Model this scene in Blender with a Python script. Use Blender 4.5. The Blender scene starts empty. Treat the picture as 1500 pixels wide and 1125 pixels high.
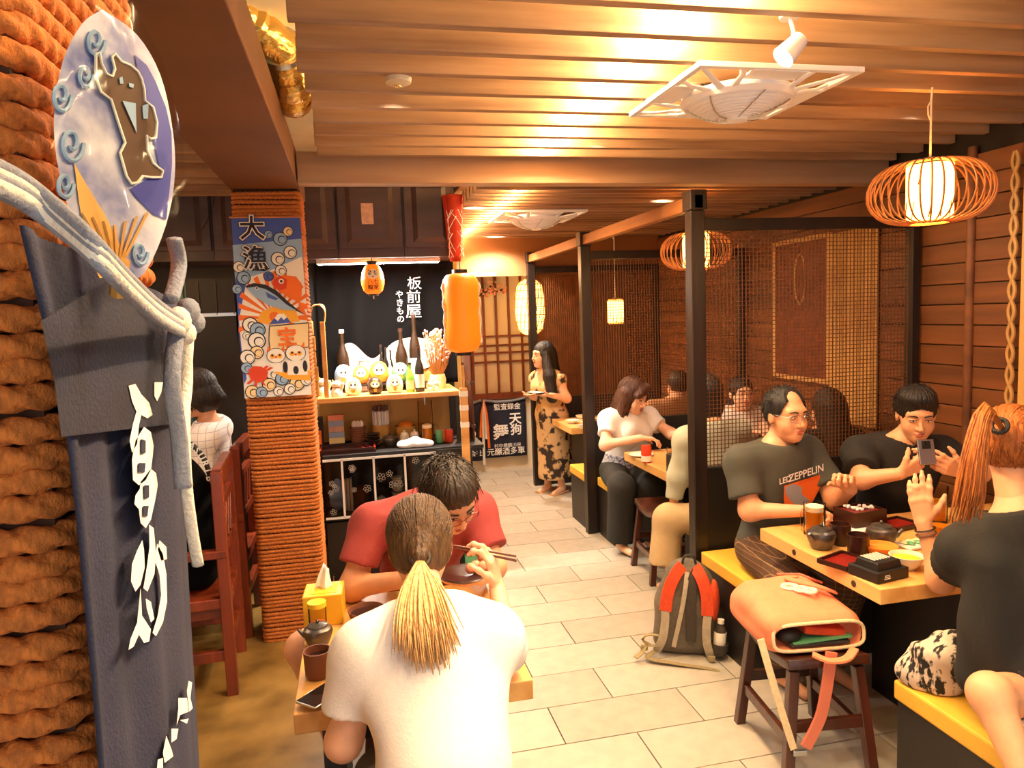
import bpy, math, random
import numpy as np
from mathutils import Vector, Matrix, Quaternion
random.seed(7); np.random.seed(7)
S = bpy.context.scene
COL = S.collection
pi = math.pi
# ------------------------------------------------------------------ camera
FP, CX, CY, CH = 1066.0, 750.0, 562.5, 1.72
def _d(px, py): return np.array([px - CX, CY - py, FP])
_vy = _d(515, 468); _vy /= np.linalg.norm(_vy)
_vx = _d(5700, 272); _vx -= _vy * (_vx @ _vy); _vx /= np.linalg.norm(_vx)
_vz = np.cross(_vx, _vy)
if _vz[1] < 0: _vz = -_vz
RC = np.array([_vx, _vy, _vz])           # world = RC @ (right, up, forward)
CO = np.array([0, 0, CH])
def ray(px, py): return RC @ _d(px, py)
def onz(px, py, z=0.0): r = ray(px, py); return CO + r * (z - CH) / r[2]
def onx(px, py, x): r = ray(px, py); return CO + r * x / r[0]
def ony(px, py, y): r = ray(px, py); return CO + r * y / r[1]
def onplane(px, py, p, n):
    r = ray(px, py); n = np.array(n); return CO + r * ((np.array(p) - CO) @ n) / (r @ n)
cd = bpy.data.cameras.new('camera'); cam = bpy.data.objects.new('camera', cd); COL.objects.link(cam)
m = Matrix.Identity(4)
for i in range(3):
    m[i][0] = RC[i, 0]; m[i][1] = RC[i, 1]; m[i][2] = -RC[i, 2]; m[i][3] = CO[i]
cam.matrix_world = m
cd.sensor_fit = 'HORIZONTAL'; cd.sensor_width = 36; cd.lens = FP / 1500 * 36; cd.clip_start = 0.02
S.camera = cam
# ------------------------------------------------------------------ view, world, room light
S.view_settings.view_transform = 'Standard'; S.view_settings.look = 'None'
S.view_settings.gamma = 1; S.view_settings.use_curve_mapping = False
S.view_settings.exposure = 0.65
W = bpy.data.worlds.new('world'); S.world = W; W.use_nodes = True
W.node_tree.nodes['Background'].inputs[0].default_value = (1.0, .95, .88, 1)
W.node_tree.nodes['Background'].inputs[1].default_value = 0.85
# ------------------------------------------------------------------ helpers
def lin(c):
    if isinstance(c, str): c = [int(c[i:i+2], 16) for i in (0, 2, 4)]
    o = []
    for v in c:
        v /= 255.0; o.append(v / 12.92 if v <= .04045 else ((v + .055) / 1.055) ** 2.4)
    return (*o, 1.0)
MATS = {}
def M(name, col, rough=.5, metal=0., noise=None, bump=None, coat=0., trans=0., emis=None, alpha=None, stretch=None, col2=None, ior=None, sss=0., sheen=0.):
    if name in MATS: return MATS[name]
    mt = bpy.data.materials.new(name); mt.use_nodes = True; MATS[name] = mt
    N = mt.node_tree.nodes; L = mt.node_tree.links; b = N['Principled BSDF']
    b.inputs['Base Color'].default_value = lin(col); b.inputs['Roughness'].default_value = rough; b.inputs['Metallic'].default_value = metal
    if coat: b.inputs['Coat Weight'].default_value = coat
    if trans: b.inputs['Transmission Weight'].default_value = trans
    if ior: b.inputs['IOR'].default_value = ior
    if sss: b.inputs['Subsurface Weight'].default_value = sss; b.inputs['Subsurface Radius'].default_value = (.012, .005, .003)
    if sheen: b.inputs['Sheen Weight'].default_value = sheen
    if emis: b.inputs['Emission Color'].default_value = lin(emis[0]); b.inputs['Emission Strength'].default_value = emis[1]
    if alpha is not None: b.inputs['Alpha'].default_value = alpha
    mt.diffuse_color = lin(col)
    def coords(scale):
        tc = N.new('ShaderNodeTexCoord'); mp = N.new('ShaderNodeMapping'); L.new(tc.outputs['Object'], mp.inputs[0])
        mp.inputs['Scale'].default_value = scale; return mp
    st = stretch or (1, 1, 1)
    if noise:
        sc, amt = noise; mp = coords(st); nz = N.new('ShaderNodeTexNoise'); nz.inputs['Scale'].default_value = sc; nz.inputs['Detail'].default_value = 5
        L.new(mp.outputs[0], nz.inputs['Vector']); rp = N.new('ShaderNodeValToRGB'); c = lin(col)
        if col2: a, z = lin(col2), c
        else: a = tuple(min(1, x * (1 - amt)) for x in c[:3]) + (1,); z = tuple(min(1, x * (1 + amt * .6)) for x in c[:3]) + (1,)
        rp.color_ramp.elements[0].color = a; rp.color_ramp.elements[0].position = .32
        rp.color_ramp.elements[1].color = z; rp.color_ramp.elements[1].position = .68
        L.new(nz.outputs[0], rp.inputs[0]); L.new(rp.outputs[0], b.inputs['Base Color'])
    if bump:
        sc, stg = bump; mp = coords(st); nz = N.new('ShaderNodeTexNoise'); nz.inputs['Scale'].default_value = sc; nz.inputs['Detail'].default_value = 4
        L.new(mp.outputs[0], nz.inputs['Vector']); bp = N.new('ShaderNodeBump'); bp.inputs['Strength'].default_value = stg; bp.inputs['Distance'].default_value = .01
        L.new(nz.outputs[0], bp.inputs['Height']); L.new(bp.outputs[0], b.inputs['Normal'])
    return mt
def wood(name, c1, c2, axis='X', sc=18, rough=.5, coat=0., knots=True):
    if name in MATS: return MATS[name]
    st = {'X': (.07, 1, 1), 'Y': (1, .07, 1), 'Z': (1, 1, .07)}[axis]
    mt = M(name, c2, rough, coat=coat, noise=(sc, .2), col2=c1, bump=(sc * 2, .15), stretch=st)
    N = mt.node_tree.nodes; L = mt.node_tree.links; b = N['Principled BSDF']
    rp = [n for n in N if n.type == 'VALTORGB'][0]
    oi = N.new('ShaderNodeObjectInfo'); hs = N.new('ShaderNodeHueSaturation'); mr = N.new('ShaderNodeMapRange')
    mr.inputs['To Min'].default_value = .88; mr.inputs['To Max'].default_value = 1.1
    L.new(oi.outputs['Random'], mr.inputs[0]); L.new(mr.outputs[0], hs.inputs['Value']); L.new(rp.outputs[0], hs.inputs['Color']); L.new(hs.outputs[0], b.inputs['Base Color'])
    # shift the grain from piece to piece
    for mp in [n for n in N if n.type == 'MAPPING']:
        cm = N.new('ShaderNodeCombineXYZ'); ml = N.new('ShaderNodeMath'); ml.operation = 'MULTIPLY'; ml.inputs[1].default_value = 37.0
        L.new(oi.outputs['Random'], ml.inputs[0])
        for k in range(3): L.new(ml.outputs[0], cm.inputs[k])
        L.new(cm.outputs[0], mp.inputs['Location'])
    return mt
def glass(name, col='FFFFFF', rough=.02, mixf=.15):
    """thin clear sheet: mostly see-through with a glossy film"""
    if name in MATS: return MATS[name]
    mt = bpy.data.materials.new(name); mt.use_nodes = True; MATS[name] = mt
    N = mt.node_tree.nodes; L = mt.node_tree.links; N.remove(N['Principled BSDF'])
    t = N.new('ShaderNodeBsdfTransparent'); t.inputs[0].default_value = lin(col); g = N.new('ShaderNodeBsdfGlossy'); g.inputs['Roughness'].default_value = rough
    mx = N.new('ShaderNodeMixShader'); fr = N.new('ShaderNodeLayerWeight'); fr.inputs['Blend'].default_value = mixf
    L.new(fr.outputs['Fresnel'], mx.inputs[0]); L.new(t.outputs[0], mx.inputs[1]); L.new(g.outputs[0], mx.inputs[2]); L.new(mx.outputs[0], N['Material Output'].inputs[0])
    return mt
def tag(o, label=None, cat=None, group=None, kind=None):
    if label: o['label'] = label
    if cat: o['category'] = cat
    if group: o['group'] = group
    if kind: o['kind'] = kind
    return o
def thing(name, label, cat, loc=(0, 0, 0), rz=0., group=None):
    o = bpy.data.objects.new(name, None); COL.objects.link(o); o.location = loc; o.rotation_euler = (0, 0, rz); o.empty_display_size = .05
    return tag(o, label, cat, group)
def struct(o): o['kind'] = 'structure'; return o
def copy_tree(o, parent=None):
    c = o.copy(); COL.objects.link(c); c.parent = parent
    for ch in list(o.children): copy_tree(ch, c)
    return c
def frame(d, up=(0, 0, 1)):
    d = np.array(d, float); d /= np.linalg.norm(d); up = np.array(up, float)
    x = np.cross(up, d)
    if np.linalg.norm(x) < 1e-4: x = np.cross((0, 1, 0), d)
    x /= np.linalg.norm(x); y = np.cross(d, x); return x, y, d
class MB:
    def __init__(s): s.v = []; s.f = []; s.m = []
    def add(s, v, f, m=0):
        o = len(s.v); s.v += [tuple(map(float, p)) for p in v]; s.f += [tuple(i + o for i in q) for q in f]; s.m += [m] * len(f); return s
    def box(s, c, sz, rot=None, m=0, taper=1.0):
        x, y, z = [k / 2 for k in sz]; V = []
        for dz in (-1, 1):
            t = taper if dz > 0 else 1
            for dx, dy in ((-1, -1), (1, -1), (1, 1), (-1, 1)): V.append(Vector((dx * x * t, dy * y * t, dz * z)))
        if rot is not None: V = [rot @ p for p in V]
        V = [(p.x + c[0], p.y + c[1], p.z + c[2]) for p in V]
        return s.add(V, [(3, 2, 1, 0), (4, 5, 6, 7), (0, 1, 5, 4), (1, 2, 6, 5), (2, 3, 7, 6), (3, 0, 4, 7)], m)
    def bar(s, a, b, w, h, up=(0, 0, 1), m=0):
        a = np.array(a, float); b = np.array(b, float); x, y, d = frame(b - a, up); V = []
        for p in (a, b):
            for i, j in ((-1, -1), (1, -1), (1, 1), (-1, 1)): V.append(p + x * i * w / 2 + y * j * h / 2)
        return s.add(V, [(0, 3, 2, 1), (4, 5, 6, 7), (0, 1, 5, 4), (1, 2, 6, 5), (2, 3, 7, 6), (3, 0, 4, 7)], m)
    def tube(s, pts, r, n=8, cap=True, closed=False, m=0, flat=1.0):
        P = [np.array(p, float) for p in pts]; k = len(P); R = r if hasattr(r, '__len__') else [r] * k
        V = []; px = None
        for i in range(k):
            d = (P[(i + 1) % k] - P[i - 1]) if closed else (P[min(i + 1, k - 1)] - P[max(i - 1, 0)])
            if np.linalg.norm(d) < 1e-9: d = np.array((0, 0, 1.))
            d = d / np.linalg.norm(d)
            if px is None: x, y, _ = frame(d)
            else:
                x = px - d * (px @ d); x /= max(1e-9, np.linalg.norm(x)); y = np.cross(d, x)
            px = x
            for j in range(n):
                a = 2 * pi * j / n; V.append(P[i] + R[i] * (x * math.cos(a) + y * math.sin(a) * flat))
        F = []
        for i in range(k if closed else k - 1):
            i2 = (i + 1) % k
            for j in range(n): F.append((i * n + j, i * n + (j + 1) % n, i2 * n + (j + 1) % n, i2 * n + j))
        if cap and not closed: F.append(tuple(range(n - 1, -1, -1))); F.append(tuple((k - 1) * n + j for j in range(n)))
        return s.add(V, F, m)
    def cyl(s, a, b, r0, r1=None, n=20, cap=True, m=0): return s.tube([a, b], [r0, r0 if r1 is None else r1], n, cap, m=m)
    def lathe(s, prof, n=24, c=(0, 0, 0), m=0, sx=1., sy=1.):
        V = []; F = []; k = len(prof)
        for r, z in prof:
            for j in range(n): a = 2 * pi * j / n; V.append((c[0] + r * sx * math.cos(a), c[1] + r * sy * math.sin(a), c[2] + z))
        for i in range(k - 1):
            for j in range(n): F.append((i * n + j, i * n + (j + 1) % n, (i + 1) * n + (j + 1) % n, (i + 1) * n + j))
        if prof[0][0] > 1e-6: F.append(tuple(range(n - 1, -1, -1)))
        if prof[-1][0] > 1e-6: F.append(tuple((k - 1) * n + j for j in range(n)))
        return s.add(V, F, m)
    def ell(s, c, r, n=16, m=0, rot=None):
        V = []; F = []; k = n // 2
        for i in range(k + 1):
            t = pi * i / k
            for j in range(n):
                a = 2 * pi * j / n; p = Vector((r[0] * math.sin(t) * math.cos(a), r[1] * math.sin(t) * math.sin(a), -r[2] * math.cos(t)))
                if rot is not None: p = rot @ p
                V.append((p.x + c[0], p.y + c[1], p.z + c[2]))
        for i in range(k):
            for j in range(n): F.append((i * n + j, i * n + (j + 1) % n, (i + 1) * n + (j + 1) % n, (i + 1) * n + j))
        return s.add(V, F, m)
    def prism(s, pts, fn, t=.002, m=0):
        """polygon in 2D, placed by fn(u, v, w) with thickness t along w"""
        k = len(pts); V = [fn(u, v, 0) for u, v in pts] + [fn(u, v, t) for u, v in pts]
        return s.add(V, [tuple(range(k))[::-1], tuple(range(k, 2 * k))] + [(i, (i + 1) % k, k + (i + 1) % k, k + i) for i in range(k)], m)
    def sheet(s, fn, nu, nv, m=0, cu=False):
        V = [fn(i / nu, j / nv) for j in range(nv + 1) for i in range(nu + 1)]
        F = [(j * (nu + 1) + i, j * (nu + 1) + i + 1, (j + 1) * (nu + 1) + i + 1, (j + 1) * (nu + 1) + i) for j in range(nv) for i in range(nu)]
        return s.add(V, F, m)
    def build(s, name, mat, parent=None, smooth=40, bevel=0, loc=None, rot=None, solid=0, sub=0, kind=None):
        me = bpy.data.meshes.new(name); me.from_pydata(s.v, [], s.f)
        for mm in (mat if isinstance(mat, (list, tuple)) else [mat]): me.materials.append(MATS[mm] if isinstance(mm, str) else mm)
        me.polygons.foreach_set('material_index', s.m); me.validate(); me.update()
        return link(me, name, parent, smooth, bevel, loc, rot, solid, sub, kind)
def link(me, name, parent=None, smooth=40, bevel=0, loc=None, rot=None, solid=0, sub=0, kind=None):
    if smooth:
        me.polygons.foreach_set('use_smooth', [True] * len(me.polygons))
        if smooth < 180: me.set_sharp_from_angle(angle=math.radians(smooth))
    o = bpy.data.objects.new(name, me); COL.objects.link(o); o.parent = parent
    if loc is not None: o.location = loc
    if rot is not None: o.rotation_euler = rot
    if solid: md = o.modifiers.new('solid', 'SOLIDIFY'); md.thickness = solid; md.offset = 0
    if sub: md = o.modifiers.new('sub', 'SUBSURF'); md.levels = sub; md.render_levels = sub
    if bevel: md = o.modifiers.new('bevel', 'BEVEL'); md.width = bevel; md.segments = 2; md.limit_method = 'ANGLE'
    if kind: o['kind'] = kind
    return o
def lettering(txt, size, mat, fn, parent, name='lettering', bold=0., t=.0015, spacing=1., vertical=False, line=1.0):
    """writing as flat raised geometry; fn(u, v, w) places the glyph plane in the thing's own space"""
    if vertical: txt = '\n'.join(txt)
    cu = bpy.data.curves.new(name, 'FONT'); cu.body = txt; cu.size = size; cu.offset = bold * size; cu.align_x = 'CENTER'; cu.align_y = 'CENTER'
    cu.space_character = spacing; cu.space_line = line; cu.resolution_u = 2
    ob = bpy.data.objects.new(name, cu); COL.objects.link(ob)
    me = bpy.data.meshes.new_from_object(ob)
    bpy.data.objects.remove(ob); bpy.data.curves.remove(cu)
    for v in me.vertices: v.co = Vector(fn(v.co.x, v.co.y, t))
    me.materials.clear(); me.materials.append(MATS[mat]); me.update(); me.name = name
    return link(me, name, parent, 0)
def arrV(a): return Vector((float(a[0]), float(a[1]), float(a[2])))
# ------------------------------------------------------------------ smooth solids (bodies, cloth, hair)
def rc(a, b, ra, rb):
    a = np.array(a, np.float32); b = np.array(b, np.float32); ba = b - a; bb = max(float(ba @ ba), 1e-9)
    def f(p):
        pa = p - a; h = np.clip(pa @ ba / bb, 0, 1); return np.linalg.norm(pa - h[:, None] * ba, axis=1) - (ra + (rb - ra) * h)
    return f
def el(c, r, R=None):
    c = np.array(c, np.float32); r = np.array(r, np.float32); R = None if R is None else np.array(R, np.float32)
    def f(p):
        q = p - c
        if R is not None: q = q @ R
        k0 = np.linalg.norm(q / r, axis=1); k1 = np.linalg.norm(q / (r * r), axis=1) + 1e-6; return k0 * (k0 - 1) / k1
    return f
def half(pt, n):
    pt = np.array(pt, np.float32); n = np.array(n, np.float32); n = n / np.linalg.norm(n)
    return lambda p: (p - pt) @ n          # negative behind the plane
def smin(a, b, k):
    h = np.clip(.5 + .5 * (b - a) / k, 0, 1); return b + (a - b) * h - k * h * (1 - h)
def U(fs, k=.02):
    def f(p):
        d = fs[0](p)
        for g in fs[1:]: d = smin(d, g(p), k)
        return d
    return f
def cut(f, *gs):
    def h(p):
        d = f(p)
        for g in gs: d = np.maximum(d, g(p))
        return d
    return h
def neg(f): return lambda p: -f(p)
def wrinkle(f, amp=.004, fr=30, seed=0, st=(1, 1, 1)):
    rs = np.random.RandomState(seed); K = rs.normal(size=(5, 3)).astype(np.float32); K /= np.linalg.norm(K, axis=1)[:, None]; K *= np.array(st, np.float32)
    ph = rs.uniform(0, 6, 5); w = rs.uniform(.6, 1.5, 5) * fr
    def h(p):
        d = f(p); n = 0
        for i in range(5): n = n + np.sin(p @ K[i] * w[i] + ph[i] + 1.3 * np.sin(p @ K[(i + 1) % 5] * w[i] * .5))
        return d + amp * n * .45
    return h
def polygonize(f, lo, hi, h, B=6):
    lo = np.array(lo, np.float32) - 2 * h; hi = np.array(hi, np.float32) + 2 * h
    nb = np.ceil((hi - lo) / (h * B)).astype(int); n = nb * B
    g = [(np.arange(nb[k], dtype=np.float32) + .5) * B * h + lo[k] - .5 * h for k in range(3)]
    cc = np.stack(np.meshgrid(*g, indexing='ij'), -1).reshape(-1, 3); dc = f(cc).reshape(nb).astype(np.float32)
    D = np.repeat(np.repeat(np.repeat(dc, B, 0), B, 1), B, 2)
    act = np.abs(dc) < B * h * 1.25 + .012
    nod = np.argwhere(np.repeat(np.repeat(np.repeat(act, B, 0), B, 1), B, 2))
    pts = nod.astype(np.float32) * h + lo; D[nod[:, 0], nod[:, 1], nod[:, 2]] = f(pts)
    s = D < 0
    c = np.zeros(tuple(n - 1), np.int8)
    offs = [(i, j, k) for i in (0, 1) for j in (0, 1) for k in (0, 1)]
    for i, j, k in offs: c += s[i:n[0]-1+i, j:n[1]-1+j, k:n[2]-1+k]
    cells = np.argwhere((c > 0) & (c < 8))
    idx = np.full(tuple(n - 1), -1, np.int32); idx[cells[:, 0], cells[:, 1], cells[:, 2]] = np.arange(len(cells))
    cv = np.stack([D[cells[:, 0]+i, cells[:, 1]+j, cells[:, 2]+k] for i, j, k in offs], 1)
    O = np.array(offs, np.float32); acc = np.zeros((len(cells), 3), np.float32); cnt = np.zeros(len(cells), np.float32)
    for a in range(8):
        for b in range(a + 1, 8):
            if np.abs(O[a] - O[b]).sum() != 1: continue
            mk = (cv[:, a] < 0) != (cv[:, b] < 0); t = cv[mk, a] / (cv[mk, a] - cv[mk, b]); acc[mk] += O[a] + t[:, None] * (O[b] - O[a]); cnt[mk] += 1
    V = (cells + acc / cnt[:, None]) * h + lo
    Fs = []
    for ax in range(3):
        sl0 = [slice(1, n[k] - 1) for k in range(3)]; sl0[ax] = slice(0, n[ax] - 1); sl1 = list(sl0); sl1[ax] = slice(1, n[ax])
        a0 = s[tuple(sl0)]; a1 = s[tuple(sl1)]; e = np.argwhere(a0 != a1)
        fl = a0[e[:, 0], e[:, 1], e[:, 2]]
        st = np.array([1, 1, 1]); st[ax] = 0; e = e + st; u, v = [(1, 2), (2, 0), (0, 1)][ax]
        du = np.zeros(3, int); du[u] = 1; dv = np.zeros(3, int); dv[v] = 1
        q = [e - du - dv, e - dv, e, e - du]; q = np.stack([idx[k[:, 0], k[:, 1], k[:, 2]] for k in q], 1)
        q[~fl] = q[~fl][:, ::-1]; q = q[(q >= 0).all(1)]; Fs.append(q)
    return V, np.concatenate(Fs)
def sdf_mesh(name, pieces, mat, parent, smooth=180):
    """pieces: list of (f, lo, hi, h); joined into one mesh"""
    vs, fs, o = [], [], 0
    for f, lo, hi, h in pieces:
        V, F = polygonize(f, lo, hi, h); vs.append(V); fs.append(F + o); o += len(V)
    V = np.concatenate(vs); F = np.concatenate(fs)
    me = bpy.data.meshes.new(name); me.vertices.add(len(V)); me.vertices.foreach_set('co', V.astype(np.float32).ravel())
    me.loops.add(F.size); me.loops.foreach_set('vertex_index', F.astype(np.int32).ravel())
    me.polygons.add(len(F)); me.polygons.foreach_set('loop_start', np.arange(0, F.size, 4, dtype=np.int32)); me.polygons.foreach_set('loop_total', np.full(len(F), 4, np.int32))
    me.update(calc_edges=True)
    for mm in (mat if isinstance(mat, (list, tuple)) else [mat]): me.materials.append(MATS[mm])
    return link(me, name, parent, smooth)
# ------------------------------------------------------------------ materials of the room
M('grout', (120, 100, 76), .9); M('concrete', (150, 118, 62), .35, noise=(5, .35), col2=(104, 78, 38), bump=(9, .1))
M('tile', (178, 168, 152), .42, noise=(14, .1), bump=(60, .04)); M('tile_b', (168, 158, 142), .42, noise=(14, .1), bump=(60, .04))
wood('slat_wood', (128, 92, 66), (184, 148, 114), 'X', 14, .55); wood('beam_wood', (142, 108, 80), (180, 146, 112), 'X', 9, .55)
M('beam_paint', (118, 74, 40), .6, noise=(3, .15), bump=(80, .05)); M('plaster', (214, 200, 172), .8, noise=(4, .08)); M('soffit', (140, 92, 50), .7, noise=(3, .12))
wood('board_wood', (94, 52, 24), (136, 80, 40), 'Y', 10, .55); wood('dark_wood', (26, 16, 11), (44, 28, 18), 'Z', 16, .42)
wood('rail_wood', (128, 74, 32), (172, 108, 54), 'Y', 14, .5); M('black_panel', (26, 20, 17), .5, noise=(6, .2)); wood('cabinet_wood', (58, 40, 44), (78, 56, 58), 'X', 10, .45)
M('rope', (196, 112, 44), .85, noise=(160, .35), bump=(300, .35), stretch=(1, 1, .5)); M('column_core', (60, 32, 14), .9)
M('led', (255, 220, 150), .5, emis=((255, 196, 96), 26.)); M('white_plastic', (244, 246, 252), .35); M('white_metal', (225, 225, 225), .35); M('foil', (212, 176, 96), .22, .9, bump=(30, .9))
M('lattice_wood', (104, 60, 26), .6); wood('pale_wood', (196, 140, 72), (226, 176, 106), 'X', 12, .4); wood('pale_wood_y', (196, 140, 72), (226, 176, 106), 'Y', 12, .4)
M('cushion', (224, 172, 56), .6, noise=(8, .1)); wood('red_wood', (92, 34, 16), (138, 58, 28), 'Z', 14, .35, coat=.2); wood('stool_wood', (50, 22, 14), (84, 40, 26), 'Z', 14, .35, coat=.2)
M('paper_white', (232, 222, 204), .8, noise=(3, .05)); wood('shoji_wood', (104, 46, 20), (140, 68, 32), 'Z', 12, .5); M('steel', (190, 190, 190), .3, 1.)
M('navy_board', (52, 52, 64), .6); M('glow_shade', (255, 214, 140), .6, emis=((255, 188, 92), 5.5)); wood('bamboo', (168, 96, 48), (200, 124, 66), 'Z', 20, .45); M('cord', (228, 214, 190), .6)
M('teal', (70, 132, 136), .4); M('yellow_wall', (206, 164, 92), .7, noise=(4, .1)); M('black_cloth', (13, 12, 13), .95, bump=(12, .4)); M('black', (16, 14, 14), .5); M('white', (240, 238, 232), .6)
M('orange_shade', (244, 120, 20), .5, emis=((250, 110, 10), .55)); M('red_cloth', (196, 54, 24), .8)
# ------------------------------------------------------------------ floor
fl = struct(MB().box((0.2, 3.2, -.03), (7.0, 9.6, .06)).build('floor', 'grout', smooth=0))
MB().box((-1.63, 3.2, .003), (3.51, 9.6, .012)).build('concrete_slab', 'concrete', fl, smooth=0)
tm = {}
for r in range(26):
    y0 = 3.2 + .277 * (r - 9); off = 0.0 if r % 2 else .3
    x = .135 - .6 + (off if off else 0)
    k = 0
    while x < 3.05:
        a = max(x, .135); b = min(x + .6, 3.05)
        if b - a > .05 and -.2 < y0 < 7.75:
            w = round(b - a, 3); key = (w, (r * 7 + k) % 3)
            if key not in tm:
                o = MB().box((0, 0, .004), (w - .005, .272, .012)).build('tile', 'tile' if key[1] else 'tile_b', fl, smooth=0, bevel=.0015); tm[key] = o
            else:
                c = tm[key].copy(); COL.objects.link(c); o = c
            o.location = ((a + b) / 2, y0 + .1385, random.uniform(-.0006, .0006))
        x += .6; k += 1
# ------------------------------------------------------------------ ceilings
ce = struct(MB().box((.2, 3.0, 2.8), (7.0, 9.6, .06)).build('ceiling', 'plaster', smooth=0))
s0 = None
for i in range(24):
    y = .23 + .2 * i - .6 + .018
    if y > 3.66: break
    if s0 is None: o = s0 = MB().box((1.47, 0, 2.55), (3.16, .036, .1)).build('ceiling_slat', 'slat_wood', ce, smooth=0, bevel=.002)
    else: o = s0.copy(); COL.objects.link(o)
    o.location = (random.uniform(-.012, .012), y, 0)
s1_ = None
for i in range(22):
    y = 4.05 + .13 * i
    if y > 6.9: break
    if s1_ is None: o = s1_ = MB().box((1.9, 0, 2.47), (2.32, .03, .08)).build('ceiling_slat', 'slat_wood', ce, smooth=0, bevel=.002)
    else: o = s1_.copy(); COL.objects.link(o)
    o.location = (0, y, 0)
s2_ = None
for i in range(14):
    y = 2.2 + .19 * i
    if s2_ is None: o = s2_ = MB().box((-1.7, 0, 2.52), (2.2, .04, .08)).build('ceiling_slat', 'slat_wood', ce, smooth=0, bevel=.002)
    else: o = s2_.copy(); COL.objects.link(o)
    o.location = (0, y, 0)
MB().box((1.9, 5.45, 2.56), (2.34, 3.0, .03)).build('ceiling_backing', 'soffit', ce, smooth=0)
t1 = struct(MB().box((1.42, 3.75, 2.455), (3.27, .1, .15)).build('trim_1', 'beam_wood', smooth=0, bevel=.004))
t2 = struct(MB().box((-.393, 1.95, 2.48), (.346, 4.9, .16)).build('trim_2', 'beam_paint', smooth=0, bevel=.004))
t3 = struct(MB().box((1.9, 6.97, 2.3), (2.32, .06, .44)).build('trim_3', 'soffit', smooth=0))
t4 = struct(MB().box((1.6, 7.4, 2.42), (3.0, .9, .06)).build('trim_4', 'soffit', smooth=0))
# light strips running above the slats
for nm, x, y0, y1, z, lb in (('light_strip', .98, .1, 3.66, 2.63, 'warm light strip hidden above the wide ceiling slats'), ('light_strip', 1.02, 4.12, 6.86, 2.525, 'warm light strip hidden above the narrow slats near the back')):
    t = thing(nm, lb, 'light strip', (x, (y0 + y1) / 2, z)); L = y1 - y0
    MB().box((0, 0, .012), (.05, L, .012)).build('channel', 'white_metal', t, smooth=0)
    MB().box((0, 0, 0), (.035, L, .012)).build('diffuser', 'led', t, smooth=0)
    yy = (.1 - .352 if z > 2.6 else 4.115); sp = .2 if z > 2.6 else .13
    while yy < y1:
        if yy > y0:
            MB().cyl((-.03, yy - (y0 + y1) / 2, -.012), (.03, yy - (y0 + y1) / 2, -.012), .007, n=8).build('led_module', 'led', t)
            ld = bpy.data.lights.new('module_light', 'POINT'); ld.energy = 14 if z > 2.6 else 5; ld.color = (1.0, .72, .38); ld.shadow_soft_size = .02
            lo = bpy.data.objects.new('module_light', ld); COL.objects.link(lo); lo.parent = t; lo.location = (0, yy - (y0 + y1) / 2 + .02, -.035)
        yy += sp
# flexible foil duct in the gap beside the painted beam
t = thing('foil_duct', 'crinkled golden foil duct in the gap beside the painted beam', 'duct', (-.165, 2.9, 2.6))
pts = [(-.16, -.2, .16), (-.03, -.1, .09), (-.01, .04, .02), (-.01, .18, .0), (-.02, .34, .06), (-.05, .45, .15)]
cp = []; 
for i in range(len(pts) - 1):
    for k in range(8): cp.append(np.array(pts[i]) * (1 - k / 8) + np.array(pts[i + 1]) * k / 8)
MB().tube(cp, [.075 + .006 * math.sin(i * 2.6) for i in range(len(cp))], 16).build('duct_hose', 'foil', t)
MB().tube([cp[8] + np.array((0, -.012, .005)), cp[8] + np.array((0, .012, -.004))], .086, 16).build('clamp', 'steel', t)
# ------------------------------------------------------------------ walls
wr = struct(MB().box((3.09, 3.2, 1.4), (.06, 9.6, 2.8)).build('wall_right', 'black_panel', smooth=0))
b0 = None
for i in range(23):
    if b0 is None: o = b0 = MB().box((3.052, 3.2, .052), (.018, 9.4, .1)).build('board', 'board_wood', wr, smooth=0, bevel=.003)
    else: o = b0.copy(); COL.objects.link(o)
    o.location = (random.uniform(-.002, .002), 0, i * .105)
MB().cyl((3.035, 3.10, 0), (3.035, 3.10, 2.45), .022, n=12).build('batten', 'board_wood', wr)
wb = struct(MB().box((1.2, 7.86, 1.4), (4.4, .06, 2.8)).build('wall_back', 'plaster', smooth=0))
struct(MB().box((-2.75, 3.2, 1.4), (.06, 9.6, 2.8)).build('wall_left', 'yellow_wall', smooth=0))
struct(MB().box((-1.0, 5.62, 1.4), (3.5, .06, 2.8)).build('wall_kitchen', 'black_panel', smooth=0))
struct(MB().box((.78, 6.7, 1.4), (.06, 2.2, 2.8)).build('wall_passage', 'yellow_wall', smooth=0))
MB().box((2.5, 7.81, 1.2), (1.15, .03, 2.4)).build('board_panel', 'board_wood', wb, smooth=0)
# ------------------------------------------------------------------ shoji window at the end of the passage
wn = thing('window_1', 'papered lattice window at the end of the aisle', 'window', (0, 7.78, 0)); wn['kind'] = 'structure'
del wn['category']
p0 = ony(640, 578, 7.78); X0, X1 = .95, 1.98; Z0, Z1 = .86, 2.16
MB().box(((X0 + X1) / 2, .03, (Z0 + Z1) / 2), (X1 - X0, .01, Z1 - Z0)).build('paper_pane', 'paper_white', wn, smooth=0)
for k in range(8):
    MB().box((X0 + .03 + k * (X1 - X0 - .06) / 7, 0, (Z0 + Z1) / 2), (.022, .03, Z1 - Z0)).build('lattice_bar', 'shoji_wood', wn, smooth=0, bevel=.002)
for z in (1.20, 1.30, 1.38, 1.48):
    MB().box(((X0 + X1) / 2, .004, z), (X1 - X0, .026, .02)).build('lattice_bar', 'shoji_wood', wn, smooth=0, bevel=.002)
MB().box(((X0 + X1) / 2, -.02, Z0 - .03), (X1 - X0 + .06, .1, .06)).build('sill', 'shoji_wood', wn, smooth=0, bevel=.004)
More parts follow.
